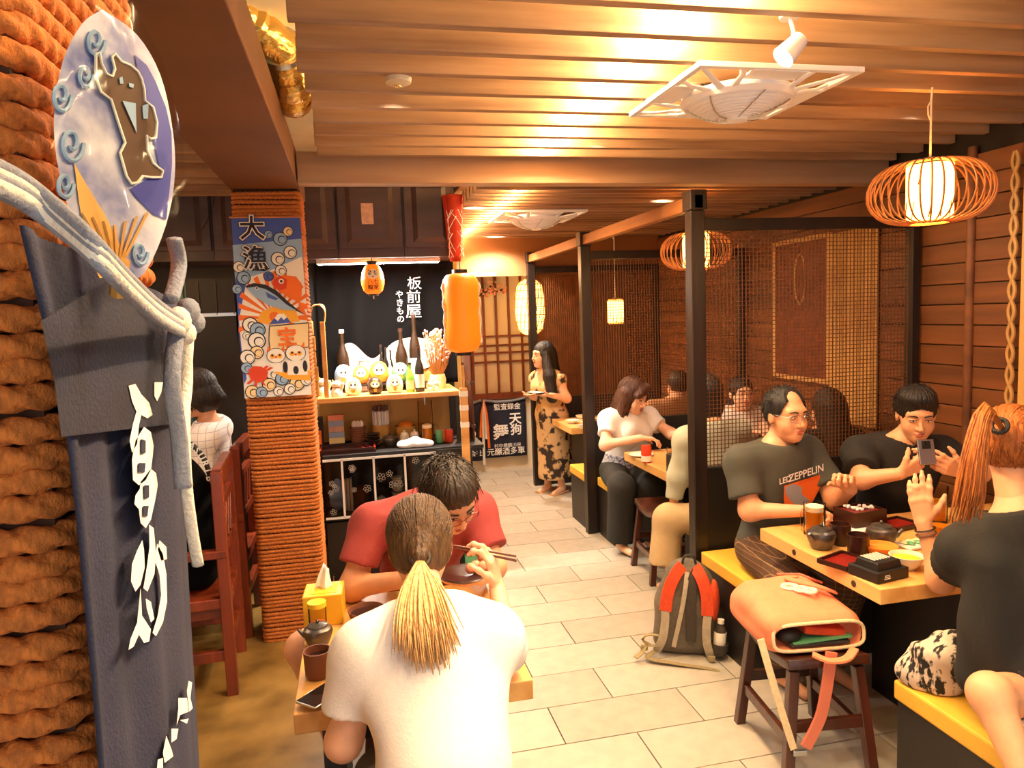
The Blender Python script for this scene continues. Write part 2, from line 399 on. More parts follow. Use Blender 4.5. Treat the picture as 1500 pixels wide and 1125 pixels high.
MB().box(((X0 + X1) / 2, 0, Z1 + .02), (X1 - X0 + .06, .06, .05)).build('head', 'shoji_wood', wn, smooth=0, bevel=.004)
MB().box((1.9, 0, .42), (.06, .12, .84)).build('side_post', 'white', wn, smooth=0)
MB().box((1.42, .0, .4), (.9, .05, .8)).build('lower_board', 'plaster', wn, smooth=0)
# ------------------------------------------------------------------ rope bound columns
def rounded_square(s, r, n):
    P = []; h = s / 2 - r
    for cx, cy, a0 in ((h, -h, -pi / 2), (h, h, 0), (-h, h, pi / 2), (-h, -h, pi)):
        for k in range(n + 1):
            a = a0 + (pi / 2) * k / n; P.append(np.array((cx + r * math.cos(a), cy + r * math.sin(a), 0)))
    return P
def resample(P, st):
    out = []; k = len(P)
    for i in range(k):
        a, b = P[i], P[(i + 1) % k]; n = max(1, int(round(np.linalg.norm(b - a) / st)))
        for j in range(n): out.append(a + (b - a) * j / n)
    return out
def rope_turn(size, rad, step, nside):
    path = resample(rounded_square(size - 2 * rad, .03, 4), step); k = len(path); V = []; F = []; s = 0
    turns = round(size * 4 / .075)
    for i in range(k):
        d = path[(i + 1) % k] - path[i - 1]; d /= np.linalg.norm(d); x = np.array((d[1], -d[0], 0)); y = np.array((0, 0, 1.))
        tw = 2 * pi * i / k * turns
        for j in range(nside):
            a = 2 * pi * j / nside; rr = rad * (.7 + .36 * abs(math.cos(1.5 * (a + tw)))) 
            z = .004 * (path[i][0] / size)
            V.append(path[i] + x * rr * math.cos(a) + y * (rr * math.sin(a) - z * 1.2))
    for i in range(k):
        for j in range(nside): F.append((i * nside + j, i * nside + (j + 1) % nside, ((i + 1) % k) * nside + (j + 1) % nside, ((i + 1) % k) * nside + j))
    return V, F
def rope_column(label, cx, cy, step, nside, z1=2.4):
    t = thing('rope_column', label, 'column', (cx, cy, 0)); t['kind'] = 'structure'
    MB().box((0, 0, z1 / 2), (.31, .31, z1)).build('column_core', 'column_core', t, smooth=0)
    V, F = rope_turn(.346, .0112, step, nside); b = MB().add(V, F); first = None; z = .012; i = 0
    while z < z1 - .01:
        if first is None: o = first = b.build('rope_turn', 'rope', t, smooth=180)
        else: o = first.copy(); COL.objects.link(o)
        o.location = (random.uniform(-.001, .001), random.uniform(-.001, .001), z); o.rotation_euler = (0, 0, (i % 4) * pi / 2); z += .0215; i += 1
    return t
rope_column('square column bound in orange-brown rope, carrying the fishing banner', -.393, 4.133, .007, 14)
rope_column('square column bound in orange-brown rope, with the indigo apron tied to it', -.393, .783, .004, 24)

MATS['black_cloth'].node_tree.nodes['Principled BSDF'].inputs['Specular IOR Level'].default_value = .08
# ------------------------------------------------------------------ booth screens
def screen(y, label, zm=.88, near=True):
    t = thing('booth_screen', label, 'screen', (1.72, y, 0))
    MB().box((0, 0, 1.1), (.075, .075, 2.198)).build('post', 'dark_wood', t, smooth=0, bevel=.004)
    MB().box((1.285, 0, 1.08), (.05, .06, 2.16)).build('post', 'dark_wood', t, smooth=0, bevel=.004)
    MB().box((.66, 0, 2.13), (1.25, .05, .06)).build('top_rail', 'dark_wood', t, smooth=0, bevel=.003)
    MB().box((.66, 0, zm / 2), (1.25, .05, zm)).build('lower_panel', 'black_panel', t, smooth=0)
    b = MB(); h = 2.1 - zm
    for i in range(58): b.box((.05 + i * .0212, 0, zm + h / 2), (.0035, .004, h))
    for i in range(int(h / .0212)): b.box((.655, .003, zm + .01 + i * .0212), (1.22, .004, .0035))
    o = b.build('lattice', 'lattice_wood', t, smooth=0)
    return t
screen(3.45, 'dark wood screen with fine lattice behind the man in the band shirt')
screen(5.25, 'dark wood screen with fine lattice behind the woman in the white top')
screen(6.92, 'dark wood screen with fine lattice beside the papered window')
t = thing('screen_rail', 'orange-brown rail joining the tops of the lattice screens', 'rail', (1.72, 5.2, 2.165))
MB().box((0, 0, .075), (.05, 3.6, .07)).build('beam', 'rail_wood', t, smooth=0, bevel=.004)
for y in (-1.75, .05, 1.72): MB().box((0, y, .085), (.09, .1, .1)).build('joint_block', 'dark_wood', t, smooth=0, bevel=.006)
# ------------------------------------------------------------------ benches
def bench(y, d, label, x0=1.70, x1=3.0, top='cushion'):
    t = thing('bench', label, 'bench', ((x0 + x1) / 2, y, 0)); w = x1 - x0
    MB().box((0, 0, .193), (w - .02, d - .02, .385)).build('base', 'black_panel', t, smooth=0)
    MB().box((0, 0, .422), (w, d, .066)).build('seat', top, t, smooth=0, bevel=.008)
    return t
bench(1.74, .54, 'yellow topped bench under the woman in the loose black top')
bench(3.17, .44, 'yellow topped bench under the man in the band shirt')
bench(3.72, .4, 'yellow topped bench under the person in the pale grey shirt', 1.85)
bench(5.04, .32, 'yellow topped bench under the woman in the white top', 1.76)
bench(5.52, .42, 'yellow topped bench just in front of the waitress')
# ------------------------------------------------------------------ tables
def table(cx, cy, w, d, label, z=.74, th=.055, ped=True, mat='pale_wood_y', ins=.36):
    t = thing('dining_table', label, 'table', (cx, cy, 0))
    MB().box((0, 0, z - th / 2), (w, d, th)).build('table_top', mat, t, smooth=0, bevel=.003)
    for s in (-1, 1):
        MB().box((s * w * ins, 0, (z - th) / 2), (.06, d * .62, z - th)).build('pedestal_panel', 'black_panel' if ped else 'navy_board', t, smooth=0, bevel=.003)
    MB().box((0, 0, .5), (w * 2 * ins, .05, .12)).build('stretcher', 'black_panel' if ped else 'navy_board', t, smooth=0)
    return t
table(.11, 2.2, .62, .76, 'small pale wood table of the couple eating beside the aisle', ped=False)
tB = table(2.34, 2.45, 1.28, .75, 'pale wood table with beer, tea pots and a card box', ins=.12)
for y in (-.24, .12): MB().cyl((-.642, y, .712), (-.6395, y, .712), .012, n=12).build('screw_plug', 'dark_wood', tB)
table(2.38, 4.3, 1.2, .75, 'pale wood table with the red drink can on its corner', ins=.08)
table(2.38, 6.12, 1.26, .6, 'pale wood table with white dishes in front of the waitress')
# ------------------------------------------------------------------ stools
def stool(x, y, rz, label, w=.44, d=.30, h=.45, mat='stool_wood'):
    t = thing('stool', label, 'stool', (x, y, 0), rz)
    def seat(u, v): return ((u - .5) * w, (v - .5) * d, h - .025 + .03 * (2 * u - 1) ** 2)
    b = MB().sheet(seat, 10, 4); b.build('seat', mat, t, solid=.035, bevel=.004)
    for sx in (-1, 1):
        for sy in (-1, 1):
            MB().bar((sx * (w / 2 - .03), sy * (d / 2 - .03), h - .03), (sx * (w / 2 + .01), sy * (d / 2 + .012), 0), .036, .036, up=(0, 1, 0)).build('leg', mat, t, smooth=0, bevel=.003)
    for sy in (-1, 1): MB().bar((-(w / 2 - .008), sy * (d / 2 - .006), .17), (w / 2 - .008, sy * (d / 2 - .006), .17), .022, .04).build('stretcher', mat, t, smooth=0, bevel=.002)
    for sx in (-1, 1): MB().bar((sx * (w / 2 - .012), -d / 2 + .004, .22), (sx * (w / 2 - .012), d / 2 - .004, .22), .022, .04).build('stretcher', mat, t, smooth=0, bevel=.002)
    return t
stool(1.60, 2.37, 1.45, 'dark red-brown saddle stool under the pink backpack', w=.40, d=.30)
stool(1.90, 4.27, 1.5, 'dark brown saddle stool tucked under the table with the red can', w=.36)
stool(.12, 1.42, 0, 'dark brown saddle stool under the woman in the white T-shirt')
stool(.2, 2.93, 0, 'dark brown saddle stool under the man in the red shirt')
# ------------------------------------------------------------------ high backed chairs on the left
def chair(x, y, rz, label):
    t = thing('wooden_chair', label, 'chair', (x, y, 0), rz)          # faces local +y, back at -y
    w, d = .5, .46
    MB().box((0, 0, .45), (w, d, .05)).build('seat', 'red_wood', t, smooth=0, bevel=.006)
    MB().box((0, .0, .40), (w - .04, d - .04, .05)).build('seat_rail', 'red_wood', t, smooth=0, bevel=.003)
    for sx in (-1, 1):
        MB().box((sx * (w / 2 - .02), -d / 2 + .02, .53), (.05, .05, 1.06)).build('leg', 'red_wood', t, smooth=0, bevel=.004)
        MB().box((sx * (w / 2 - .02), d / 2 - .02, .33), (.05, .05, .66)).build('leg', 'red_wood', t, smooth=0, bevel=.004)
        MB().box((sx * (w / 2 - .02), 0, .68), (.06, d, .035)).build('armrest', 'red_wood', t, smooth=0, bevel=.004)
        MB().box((sx * (w / 2 - .02), 0, .2), (.03, d, .05)).build('stretcher', 'red_wood', t, smooth=0, bevel=.003)
    MB().box((0, -d / 2 + .02, 1.03), (w, .045, .08)).build('top_rail', 'red_wood', t, smooth=0, bevel=.006)
    for k in range(4): MB().bar((-.15 + k * .1 - .05, -d / 2 + .02, .7), (-.15 + k * .1 + .05, -d / 2 + .02, .88), .03, .02, up=(0, 1, 0)).build('splat', 'red_wood', t, smooth=0, bevel=.002)
    for z in (.68, .9): MB().box((0, -d / 2 + .02, z), (w - .05, .03, .04)).build('cross_rail', 'red_wood', t, smooth=0, bevel=.003)
    MB().box((0, -d / 2 + .02, .25), (w - .05, .03, .05)).build('stretcher', 'red_wood', t, smooth=0, bevel=.003)
    return t
chair(-.86, 3.67, pi / 2 + .06, 'red-brown wooden chair with the black bag on its seat')
chair(-.86, 4.31, pi / 2, 'red-brown wooden chair of the person in the pale checked shirt')
# ------------------------------------------------------------------ bar: lower cabinet, shelf, upper cabinets
BY = 4.8
M('pane', (30, 26, 26), .1)
glass('cabinet_glass', 'D8D4D0', .05, .25)
xs = [-.23, -.075, .125, .315, .525]
xs = [float(ony(px, 665, BY)[0]) for px in (468, 500, 546.5, 592, 636)]; xs[0] = -.235
zt, zb = .828, .44
ct = thing('bar_counter', 'black bar counter with white framed glass doors behind the red shirted man', 'counter', (0, BY, 0))
MB().box(((xs[0] + .78) / 2, .27, .43), (.78 - xs[0], .02, .86)).build('back_board', 'black_panel', ct, smooth=0)
MB().box(((xs[0] + xs[-1]) / 2, .13, zb - .015), (xs[-1] - xs[0], .27, .02)).build('floor_board', 'black_panel', ct, smooth=0)
MB().box(((xs[0] + xs[-1]) / 2, .02, zb / 2 - .02), (xs[-1] - xs[0], .03, zb - .04)).build('plinth', 'black_panel', ct, smooth=0)
MB().box((xs[-1] + .13, .1, .42), (.24, .3, .84)).build('end_panel', 'black_panel', ct, smooth=0)
MB().box(((xs[0] + .82) / 2, .2, zt + .012), (.82 - xs[0], .46, .024)).build('counter_top', 'black', ct, smooth=0, bevel=.003)
for z in (zt - .008, zb): MB().box(((xs[0] + xs[-1]) / 2, -.03, z), (xs[-1] - xs[0], .014, .014)).build('frame_rail', 'white_metal', ct, smooth=0)
for x in xs[1:]: MB().box((x, -.03, (zt + zb) / 2), (.013, .014, zt - zb)).build('frame_upright', 'white_metal', ct, smooth=0)
M('flower_print', (190, 184, 180), .6)
for i in range(4):
    x0, x1 = xs[i], xs[i + 1]
    d = MB().box(((x0 + x1) / 2, -.028, (zt + zb) / 2), (x1 - x0 - .012, .004, zt - zb - .012)).build('glass_door', 'cabinet_glass', ct, smooth=0)
    b = MB(); rs = random.Random(i + 3)
    for k in range(5):
        cx = rs.uniform(x0 + .04, x1 - .04); cz = zt - .05 - rs.random() * (.2 if k < 3 else .3); r = rs.uniform(.008, .019)
        for j in range(5):
            a = 2 * pi * j / 5 + k; q = (cx + r * math.cos(a), -.0315, cz + r * math.sin(a))
            b.tube([(q[0] + r * .55 * math.cos(u), q[1], q[2] + r * .55 * math.sin(u)) for u in [2 * pi * n / 8 for n in range(8)]], .0012, 4, closed=True)
    b.build('flower_print', 'flower_print', d, smooth=0, kind='stuff')
SZ = 1.215
sh = thing('display_shelf', 'rough pale wood shelf board holding the dolls and bottles', 'shelf', (.2, 5.0, 0))
MB().box((.02, .16, SZ - .02), (.94, .54, .035)).build('shelf_board', 'pale_wood', sh, smooth=0, bevel=.004)
sb = thing('splash_board', 'yellowish plywood board behind the things on the bar', 'board', (.2, 5.32, .856)); MB().box((0, 0, .161), (.96, .016, .322)).build('panel', 'yellow_wall', sb, smooth=0); MB().box((0, -.01, .01), (.96, .012, .02)).build('batten', 'pale_wood', sb, smooth=0)
MB().box((.48, -.08, 1.03), (.04, .04, .34)).build('upright', 'dark_wood', sh, smooth=0)
MB().box((.48, .24, 1.03), (.04, .04, .34)).build('upright', 'dark_wood', sh, smooth=0)
st = thing('display_step', 'low dark wooden step under the back row of dolls', 'step', (.25, 5.19, SZ - .002)); MB().box((0, 0, .05), (.5, .15, .012)).build('tread', 'dark_wood', st, smooth=0, bevel=.002)
for s in (-1, 0, 1): MB().box((s * .23, 0, .022), (.014, .14, .043)).build('support', 'dark_wood', st, smooth=0)
# dark woven side screen at the right end of the shelf
t = thing('bamboo_screen', 'dark woven bamboo screen at the end of the display shelf', 'screen', (.78, 5.05, .856))
for k in range(14): MB().cyl((0, -.12 + k * .022, 0), (.0, -.12 + k * .022, .8), .008, n=8).build('cane', 'stool_wood', t)
for z in (.1, .4, .7): MB().box((0, .02, z), (.03, .32, .02)).build('binding', 'stool_wood', t, smooth=0)
# upper cabinets, one unit after the other
ux = [-1.95, -1.55, -1.15, -.75, -.35, -.0, .36, .7]
ux = [-2.0, -1.6, -1.2, -.8, -.4, float(ony(494, 340, BY)[0]), float(ony(591, 340, BY)[0]), float(ony(668, 340, BY)[0])]
names = ['plain wall cabinet unit far over the dark kitchen wall', 'wall cabinet unit over the dark kitchen wall', 'wall cabinet unit with a loose wire in front, left of the rope column', 'wall cabinet unit over the teal shelving', 'wall cabinet unit beside the banner on the rope column', 'wall cabinet unit with the paper note', 'wall cabinet unit above the white brush writing']
for i in range(7):
    x0, x1 = ux[i], ux[i + 1]; w = x1 - x0; zc0, zc1 = 2.11, 2.58
    t = thing('wall_cabinet', names[i], 'cabinet', ((x0 + x1) / 2, BY, zc0))
    MB().box((0, .2, (zc1 - zc0) / 2), (w - .004, .38, zc1 - zc0)).build('body', 'cabinet_wood', t, smooth=0)
    d = MB().box((0, -.002, (zc1 - zc0) / 2 + .03), (w - .02, .022, zc1 - zc0 - .06)).build('door', 'cabinet_wood', t, smooth=0, bevel=.003)
    hz = .36
    b = MB(); a = w / 2 - .06; iz0, iz1 = .09, hz + .1; 
    V = [(-a, -.014, iz0), (a, -.014, iz0), (a, -.014, iz1), (-a, -.014, iz1), (-a + .03, -.03, iz0 + .03), (a - .03, -.03, iz0 + .03), (a - .03, -.03, iz1 - .03), (-a + .03, -.03, iz1 - .03)]
    b.add(V, [(4, 5, 6, 7), (0, 1, 5, 4), (1, 2, 6, 5), (2, 3, 7, 6), (3, 0, 4, 7)]); b.build('raised_panel', 'cabinet_wood', d, smooth=0)
M('note_paper', (214, 170, 150), .8, noise=(40, .2))
q = ony(538, 313, BY - .035)
tag(MB().box((q[0], q[1], q[2]), (.075, .002, .13)).build('paper_note', 'note_paper', smooth=0), 'small pinkish paper note stuck on the dark wall cabinet', 'note')
pts = [ony(x, y, BY - .05) for x, y in ((318, 262), (312, 300), (303, 325), (295, 338))]
tag(MB().tube(pts, .003, 6).build('loose_wire', 'black'), 'thin dark wire dangling in front of the wall cabinet', 'wire')
# black backdrop cloth with white brush writing
def cl(u, v): 
    x = -.24 + u * 1.0; return (x, 5.47 + .02 * math.sin(u * 17) + .012 * math.sin(u * 31 + v * 4), 2.2 - v * .98)
bc = tag(MB().sheet(cl, 60, 16).build('backdrop_cloth', 'black_cloth', solid=.003), 'black cloth backdrop with white brush writing behind the bottles', 'cloth')
M('ink_white', (238, 236, 230), .7)
def at_y(cx, cy, Y, sc=1.0): 
    p = ony(cx, cy, Y); return lambda u, v, w: (p[0] + u * sc, p[1] - w, p[2] + v)
for ch, px, py, s in (('板', 607, 416, .1), ('前', 606, 436, .1), ('屋', 606, 457, .112)): lettering(ch, s, 'ink_white', at_y(px, py, 5.425, 1.1), bc, bold=-.004)
lettering('やきもの', .06, 'ink_white', at_y(586, 450, 5.425), bc, vertical=True, bold=-.004)
# dark kitchen wall on the left with teal shelving and a dark blind
t = thing('dark_panel', 'large plain black panel standing behind the left chairs', 'panel', (-.78, 4.78, 0))
MB().box((-.02, 0, 1.0), (.34, .04, 2.0)).build('board', 'black_panel', t, smooth=0)
MB().box((-.02, -.025, 1.78), (.3, .012, .02)).build('grille_bar', 'steel', t, smooth=0)
for k in range(3): MB().box((-.12 + k * .1, -.025, 1.88), (.008, .012, .2)).build('grille_bar', 'dark_wood', t, smooth=0)
t = thing('teal_rack', 'teal metal shelving rack beside the black panel', 'rack', (-1.2, 4.85, 0))
for x in (-.2, .2): 
    for y in (-.1, .1): MB().box((x, y, 1.0), (.03, .03, 2.0)).build('upright', 'teal', t, smooth=0)
for z in (.4, .8, 1.2, 1.5, 1.75): MB().box((0, 0, z), (.42, .24, .02)).build('rack_shelf', 'teal', t, smooth=0)
# ------------------------------------------------------------------ lamps
def add_light(kind, loc, energy, col, parent=None, size=.05, aim=None, angle=70, blend=.5, name='bulb_light'):
    ld = bpy.data.lights.new(name, kind); ld.energy = energy; ld.color = lin(col)[:3]
    if kind == 'POINT': ld.shadow_soft_size = size
    if kind == 'SPOT': ld.spot_size = math.radians(angle); ld.spot_blend = blend; ld.shadow_soft_size = size
    if kind == 'AREA': ld.size = size[0]; ld.size_y = size[1]; ld.shape = 'RECTANGLE'
    o = bpy.data.objects.new(name, ld); COL.objects.link(o); o.parent = parent; o.location = loc
    if aim is not None: o.rotation_euler = Vector(aim).to_track_quat('-Z', 'Y').to_euler()
    return o
WARM = (255, 190, 110); SOFT = (255, 214, 160); NEUT = (255, 241, 224)
M('shade_print', (150, 70, 20), .7); M('bulb', (255, 240, 200), .4, emis=((255, 220, 150), 30.)); M('lens', (255, 250, 240), .4, emis=((255, 244, 224), 40.))
def pendant(x, y, z, label, ribs=36, R=.215, r=.08, h=.2, top=2.5, e=14.):
    t = thing('pendant_lamp', label, 'lamp', (x, y, z), 0, None)      # z is the shade's lower rim
    MB().lathe([(r, 0), (r, h), (r - .004, h), (r - .004, 0), (r, 0)], 28).build('shade', 'glow_shade', t)
    b = MB(); rs = random.Random(5)
    for k in range(14):
        a = k * 2 * pi / 14 + rs.uniform(-.1, .1); z0 = rs.choice((0, h * .62)); L = rs.uniform(.2, .36) * h
        b.tube([((r + .0015) * math.cos(a + .12 * q), (r + .0015) * math.sin(a + .12 * q), z0 + L * q) for q in (0, .33, .66, 1)], .0022, 4)
    b.build('branch_print', 'shade_print', t, kind='stuff')
    first = None
    for k in range(ribs):
        if first is None:
            P = []
            for q in range(17):
                a = -pi / 2 + pi * q / 16; P.append((r * .85 + (R - r * .85) * math.cos(a) ** .8 if abs(math.cos(a)) > 1e-6 else r * .85, 0, h / 2 + h * .56 * math.sin(a)))
            o = first = MB().tube(P, .0034, 6).build('rib', 'bamboo', t)
        else: o = first.copy(); COL.objects.link(o)
        o.rotation_euler = (0, 0, 2 * pi * k / ribs)
    for zz in (-.012, h + .012): MB().tube([(r * .85 * math.cos(a), r * .85 * math.sin(a), zz) for a in np.linspace(0, 2 * pi, 24, endpoint=False)], .005, 6, closed=True).build('hoop', 'bamboo', t)
    MB().ell((0, 0, h * .55), (.03, .03, .04), 12).build('bulb', 'bulb', t)
    MB().cyl((0, 0, h * .75), (0, 0, h + .03), .018, n=12).build('socket', 'black', t)
    MB().tube([(0, 0, h + .03), (.0, 0, h + .12), (0, 0, top - z - .05), (.004, .0, top - z)], .004, 6).build('cord', 'cord', t)
    MB().tube([(0, 0, top - z - .12), (-.012, 0, top - z - .1), (-.014, 0, top - z - .07), (0, 0, top - z - .05)], .003, 6).build('cord_loop', 'cord', t)
    add_light('POINT', (0, 0, .02), e, WARM, t, .06)
    return t
pendant(2.16, 2.4, 2.015, 'bamboo ribbed pendant lamp over the table with the beer', e=11)
pendant(2.1, 4.2, 1.96, 'bamboo ribbed pendant lamp over the table with the red can', e=11)
pendant(2.22, 5.95, 1.61, 'slim pendant lamp without ribs over the table with white dishes', ribs=0, r=.07, h=.185, top=2.43, e=7)
pendant(-1.25, 3.85, 2.08, 'added unseen pendant lamp over the left chairs', ribs=0, r=.06, h=.14, top=2.49, e=26)  # added out of view to warm the left wall cabinets
# round lattice lantern beside the window
t = thing('lattice_lantern', 'large glowing wicker lantern in front of the papered window', 'lantern', (1.75, 7.12, 1.5))
MB().lathe([(.06, 0), (.12, .05), (.145, .2), (.145, .36), (.12, .5), (.06, .55)], 24).build('shade', 'glow_shade', t)
for k in range(18):
    a = 2 * pi * k / 18; MB().tube([((r_ + .006) * math.cos(a + s), (r_ + .006) * math.sin(a + s), z_) for r_, z_, s in ((.06, 0, 0), (.12, .05, .1), (.147, .2, .3), (.147, .36, .5), (.12, .5, .7), (.06, .55, .8))], .004, 5).build('wicker_strip', 'bamboo', t)
for z_, r_ in ((.05, .127), (.13, .145), (.2, .153), (.28, .153), (.36, .153), (.44, .14), (.5, .127)): MB().tube([(r_ * math.cos(a), r_ * math.sin(a), z_) for a in np.linspace(0, 2 * pi, 24, endpoint=False)], .004, 5, closed=True).build('hoop', 'bamboo', t)
MB().cyl((0, 0, .55), (0, 0, .89), .004, n=6).build('cord', 'black', t)
# ceiling spotlight in view, and unseen downlights mostly added to brighten the room
def spotlight(x, y, aim, label, e=60, angle=95, z=2.5, col=NEUT):
    t = thing('spotlight', label, 'spotlight', (x, y, z)); a = np.array(aim, float) - np.array((x, y, z - .1)); a /= np.linalg.norm(a)
    MB().cyl((0, 0, -.012), (0, 0, 0), .03, n=16).build('base', 'white_plastic', t)
    MB().tube([(0, 0, -.01), (.012, 0, -.05), (0, 0, -.09)], .006, 8).build('arm', 'white_plastic', t)
    c = np.array((0, 0, -.1)); MB().tube([c - a * .05, c - a * .045, c + a * .0, c + a * .03], [.012, .024, .03, .034], 16).build('housing', 'white_plastic', t)
    MB().cyl(c + a * .029, c + a * .033, .029, n=16).build('lens', 'lens', t)
    add_light('SPOT', c + a * .05, e, col, t, .04, a, angle, .8, 'lamp_light')
    return t
spotlight(1.27, 1.94, (.3, 2.0, 1.5), 'small white spotlight clipped to the slats beside the ceiling fan', 45, 120, 2.54)
def downlight(x, y, z, e, label, col=NEUT, angle=130):
    t = thing('downlight', label, 'downlight', (x, y, z)); MB().lathe([(.045, .0), (.052, .0), (.052, .05), (0, .05), (0, .045), (.045, .045)], 20).build('can', 'white_metal', t); MB().lathe([(0, .012), (.044, .012), (.044, .02), (0, .02)], 20).build('lens', 'lens', t)
    add_light('SPOT', (0, 0, 0), e, col, t, .04, (0, 0, -1), angle, .7, 'lamp_light'); return t
for x_, y_, z_, e_, lb_ in ((.2, 1.148, 2.56, 34, 'recessed downlight between the slats above the white T-shirt'), (.2, 2.748, 2.56, 45, 'added unseen downlight between the slats above the red shirt'), (1.75, 1.348, 2.56, 30, 'added unseen downlight between the slats above the woman in black'), (2.45, 2.748, 2.56, 24, 'added unseen downlight between the slats above the two men'), (1.2, 3.348, 2.56, 60, 'added unseen downlight between the slats above the backpack'), (.86, 4.895, 2.5, 70, 'added unseen downlight in the narrow slats above the aisle'), (2.1, 4.635, 2.5, 30, 'added unseen downlight in the narrow slats above the woman in white'), (1.35, 6.715, 2.5, 260, 'recessed downlight in the narrow slats above the waitress'), (-1.35, 3.53, 2.47, 60, 'added unseen downlight in the slats over the left chairs'), (.95, -.252, 2.56, 70, 'added unseen downlight between the slats by the entrance')): downlight(x_, y_, z_, e_, lb_)  # hidden by the slats; most are lamps added as fill light
# recessed ceiling speaker ring
q = onz(583, 115, 2.5)
t = thing('ceiling_sensor', 'round cream sensor with dark centre on the ceiling slats', 'sensor', (q[0], q[1], 2.482))
MB().lathe([(.0, -.004), (.02, -.006), (.042, .004), (.045, .018), (0, .018)], 24).build('rim', 'plaster', t); MB().lathe([(0, -.009), (.013, -.009), (.014, -.004), (0, -.004)], 16).build('centre', 'foil', t)
# under-cabinet light of the bar and wash light at the end of the aisle
t = thing('strip_lamp', 'white strip lamp under the dark wall cabinets', 'lamp', (.2, 4.93, 2.085)); MB().box((0, 0, .012), (.8, .04, .024)).build('housing', 'white_metal', t, smooth=0); MB().box((0, 0, -.003), (.78, .03, .006)).build('diffuser', 'lens', t, smooth=0)
add_light('AREA', (0, 0, -.01), 48, NEUT, t, (.78, .05), (0, -.02, -1), name='lamp_light')
t = thing('wash_lamp', 'small lamp washing the soffit in front of the papered window', 'lamp', (1.22, 6.9, 2.1)); MB().box((0, 0, 0), (.3, .03, .03)).build('housing', 'white_metal', t, smooth=0); MB().box((0, -.017, .004), (.28, .006, .02)).build('diffuser', 'lens', t, smooth=0)
add_light('POINT', (0, -.06, .04), 6, WARM, t, .03, name='lamp_light')
# ------------------------------------------------------------------ square ceiling fans
def ceiling_fan(x, y, z, label):
    t = thing('ceiling_fan', label, 'ceiling fan', (x, y, z)); w = .3
    b = MB()
    for s in (-1, 1): b.box((s * (w - .012), 0, -.006), (.024, 2 * w, .018)); b.box((0, s * (w - .012), -.006), (2 * w - .048, .024, .018))
    b.build('outer_frame', 'white_plastic', t, smooth=0, bevel=.002)
    for k in range(4):
        a = pi / 4 + k * pi / 2
        for s in (-.38, 0, .38):
            aa = a + s * .9; R = (w - .02) / max(abs(math.cos(aa)), abs(math.sin(aa)))
            P = [(.185 * math.cos(a + s * .5), .185 * math.sin(a + s * .5), -.03), ((R * .6 + .08) * math.cos(aa), (R * .6 + .08) * math.sin(aa), -.018), (R * math.cos(aa), R * math.sin(aa), -.006)]
            MB().tube(P, [.016, .011, .012], 8, flat=.45).build('strut', 'white_plastic', t)
    for k in range(4):
        a = k * pi / 2; P = [(.2 * math.cos(a + s), .2 * math.sin(a + s), -.022) for s in (-.5, -.25, 0, .25, .5)]
        MB().box((.245 * math.cos(a), .245 * math.sin(a), -.014), (.09 if k % 2 == 0 else .2, .2 if k % 2 == 0 else .09, .008)).build('web_plate', 'white_plastic', t, smooth=0, bevel=.002)
    MB().lathe([(.17, .0), (.2, -.012), (.205, -.03), (.19, -.045), (.172, -.03), (.17, 0)], 40).build('ring', 'white_plastic', t)
    MB().lathe([(.04, -.092), (.09, -.082), (.14, -.064), (.185, -.036)], 40).build('grille_dome', 'white_plastic', t)
    for k in range(9):
        r_ = .05 + k * .015; z_ = -.0945 + (r_ - .04) ** 2 * 2.6 ; MB().tube([(r_ * math.cos(a), r_ * math.sin(a), z_ + .0) for a in np.linspace(0, 2 * pi, 32, endpoint=False)], .0022, 4, closed=True).build('grille_ring', 'white_plastic', t)
    for k in range(6):
        a0 = k * pi / 3; MB().tube([(r_ * math.cos(a0 + r_ * 3), r_ * math.sin(a0 + r_ * 3), -.0965 + (r_ - .04) ** 2 * 2.6) for r_ in (.045, .08, .12, .16, .182)], .0028, 4).build('grille_spoke', 'steel', t)
    MB().lathe([(0, -.104), (.036, -.102), (.042, -.09), (0, -.09)], 20).build('hub_cap', 'white_plastic', t)
    MB().cyl((0, 0, -.03), (0, 0, .04), .06, n=20).build('motor', 'steel', t)
    return t
ceiling_fan(1.42, 2.5, 2.492, 'white square ceiling fan with domed grille beside the spotlight')
ceiling_fan(1.36, 5.25, 2.424, 'white square ceiling fan with domed grille behind the wooden beam')
# ------------------------------------------------------------------ flat prints
class Print:
    def __init__(s, fn, mats): s.fn = fn; s.mats = mats; s.b = MB(); s.k = 0
    def poly(s, pts, m, t=.0003):
        s.k += 1; w = .0004 + s.k * .00003; s.b.prism(pts, lambda u, v, q: s.fn(u, v, w + q), t, s.mats.index(m)); return s
    def circ(s, c, r, m, ry=None, n=18, a0=0, a1=2 * pi):
        full = a1 - a0 > 6.28
        return s.poly([(c[0] + r * math.cos(a0 + (a1 - a0) * i / (n if full else n - 1)), c[1] + (ry or r) * math.sin(a0 + (a1 - a0) * i / (n if full else n - 1))) for i in range(n)], m)
    def swirl(s, c, r, m, o='p_dark'): s.circ(c, r, o); s.circ(c, r * .86, m); s.circ((c[0] + r * .2, c[1] - r * .1), r * .55, o); return s.circ((c[0] + r * .24, c[1] - r * .14), r * .45, m)
    def build(s, name, par): return s.b.build(name, s.mats, par, smooth=0, kind='stuff')
for n_, c_ in (('p_dark', (34, 32, 44)), ('p_white', (238, 234, 222)), ('p_blue', (66, 92, 176)), ('p_lblue', (150, 182, 214)), ('p_orange', (236, 112, 34)), ('p_yellow', (240, 172, 50)), ('p_red', (214, 66, 30)), ('p_cream', (238, 214, 160)), ('p_brown', (84, 56, 34)), ('p_grey', (150, 156, 168))): M(n_, c_, .7)
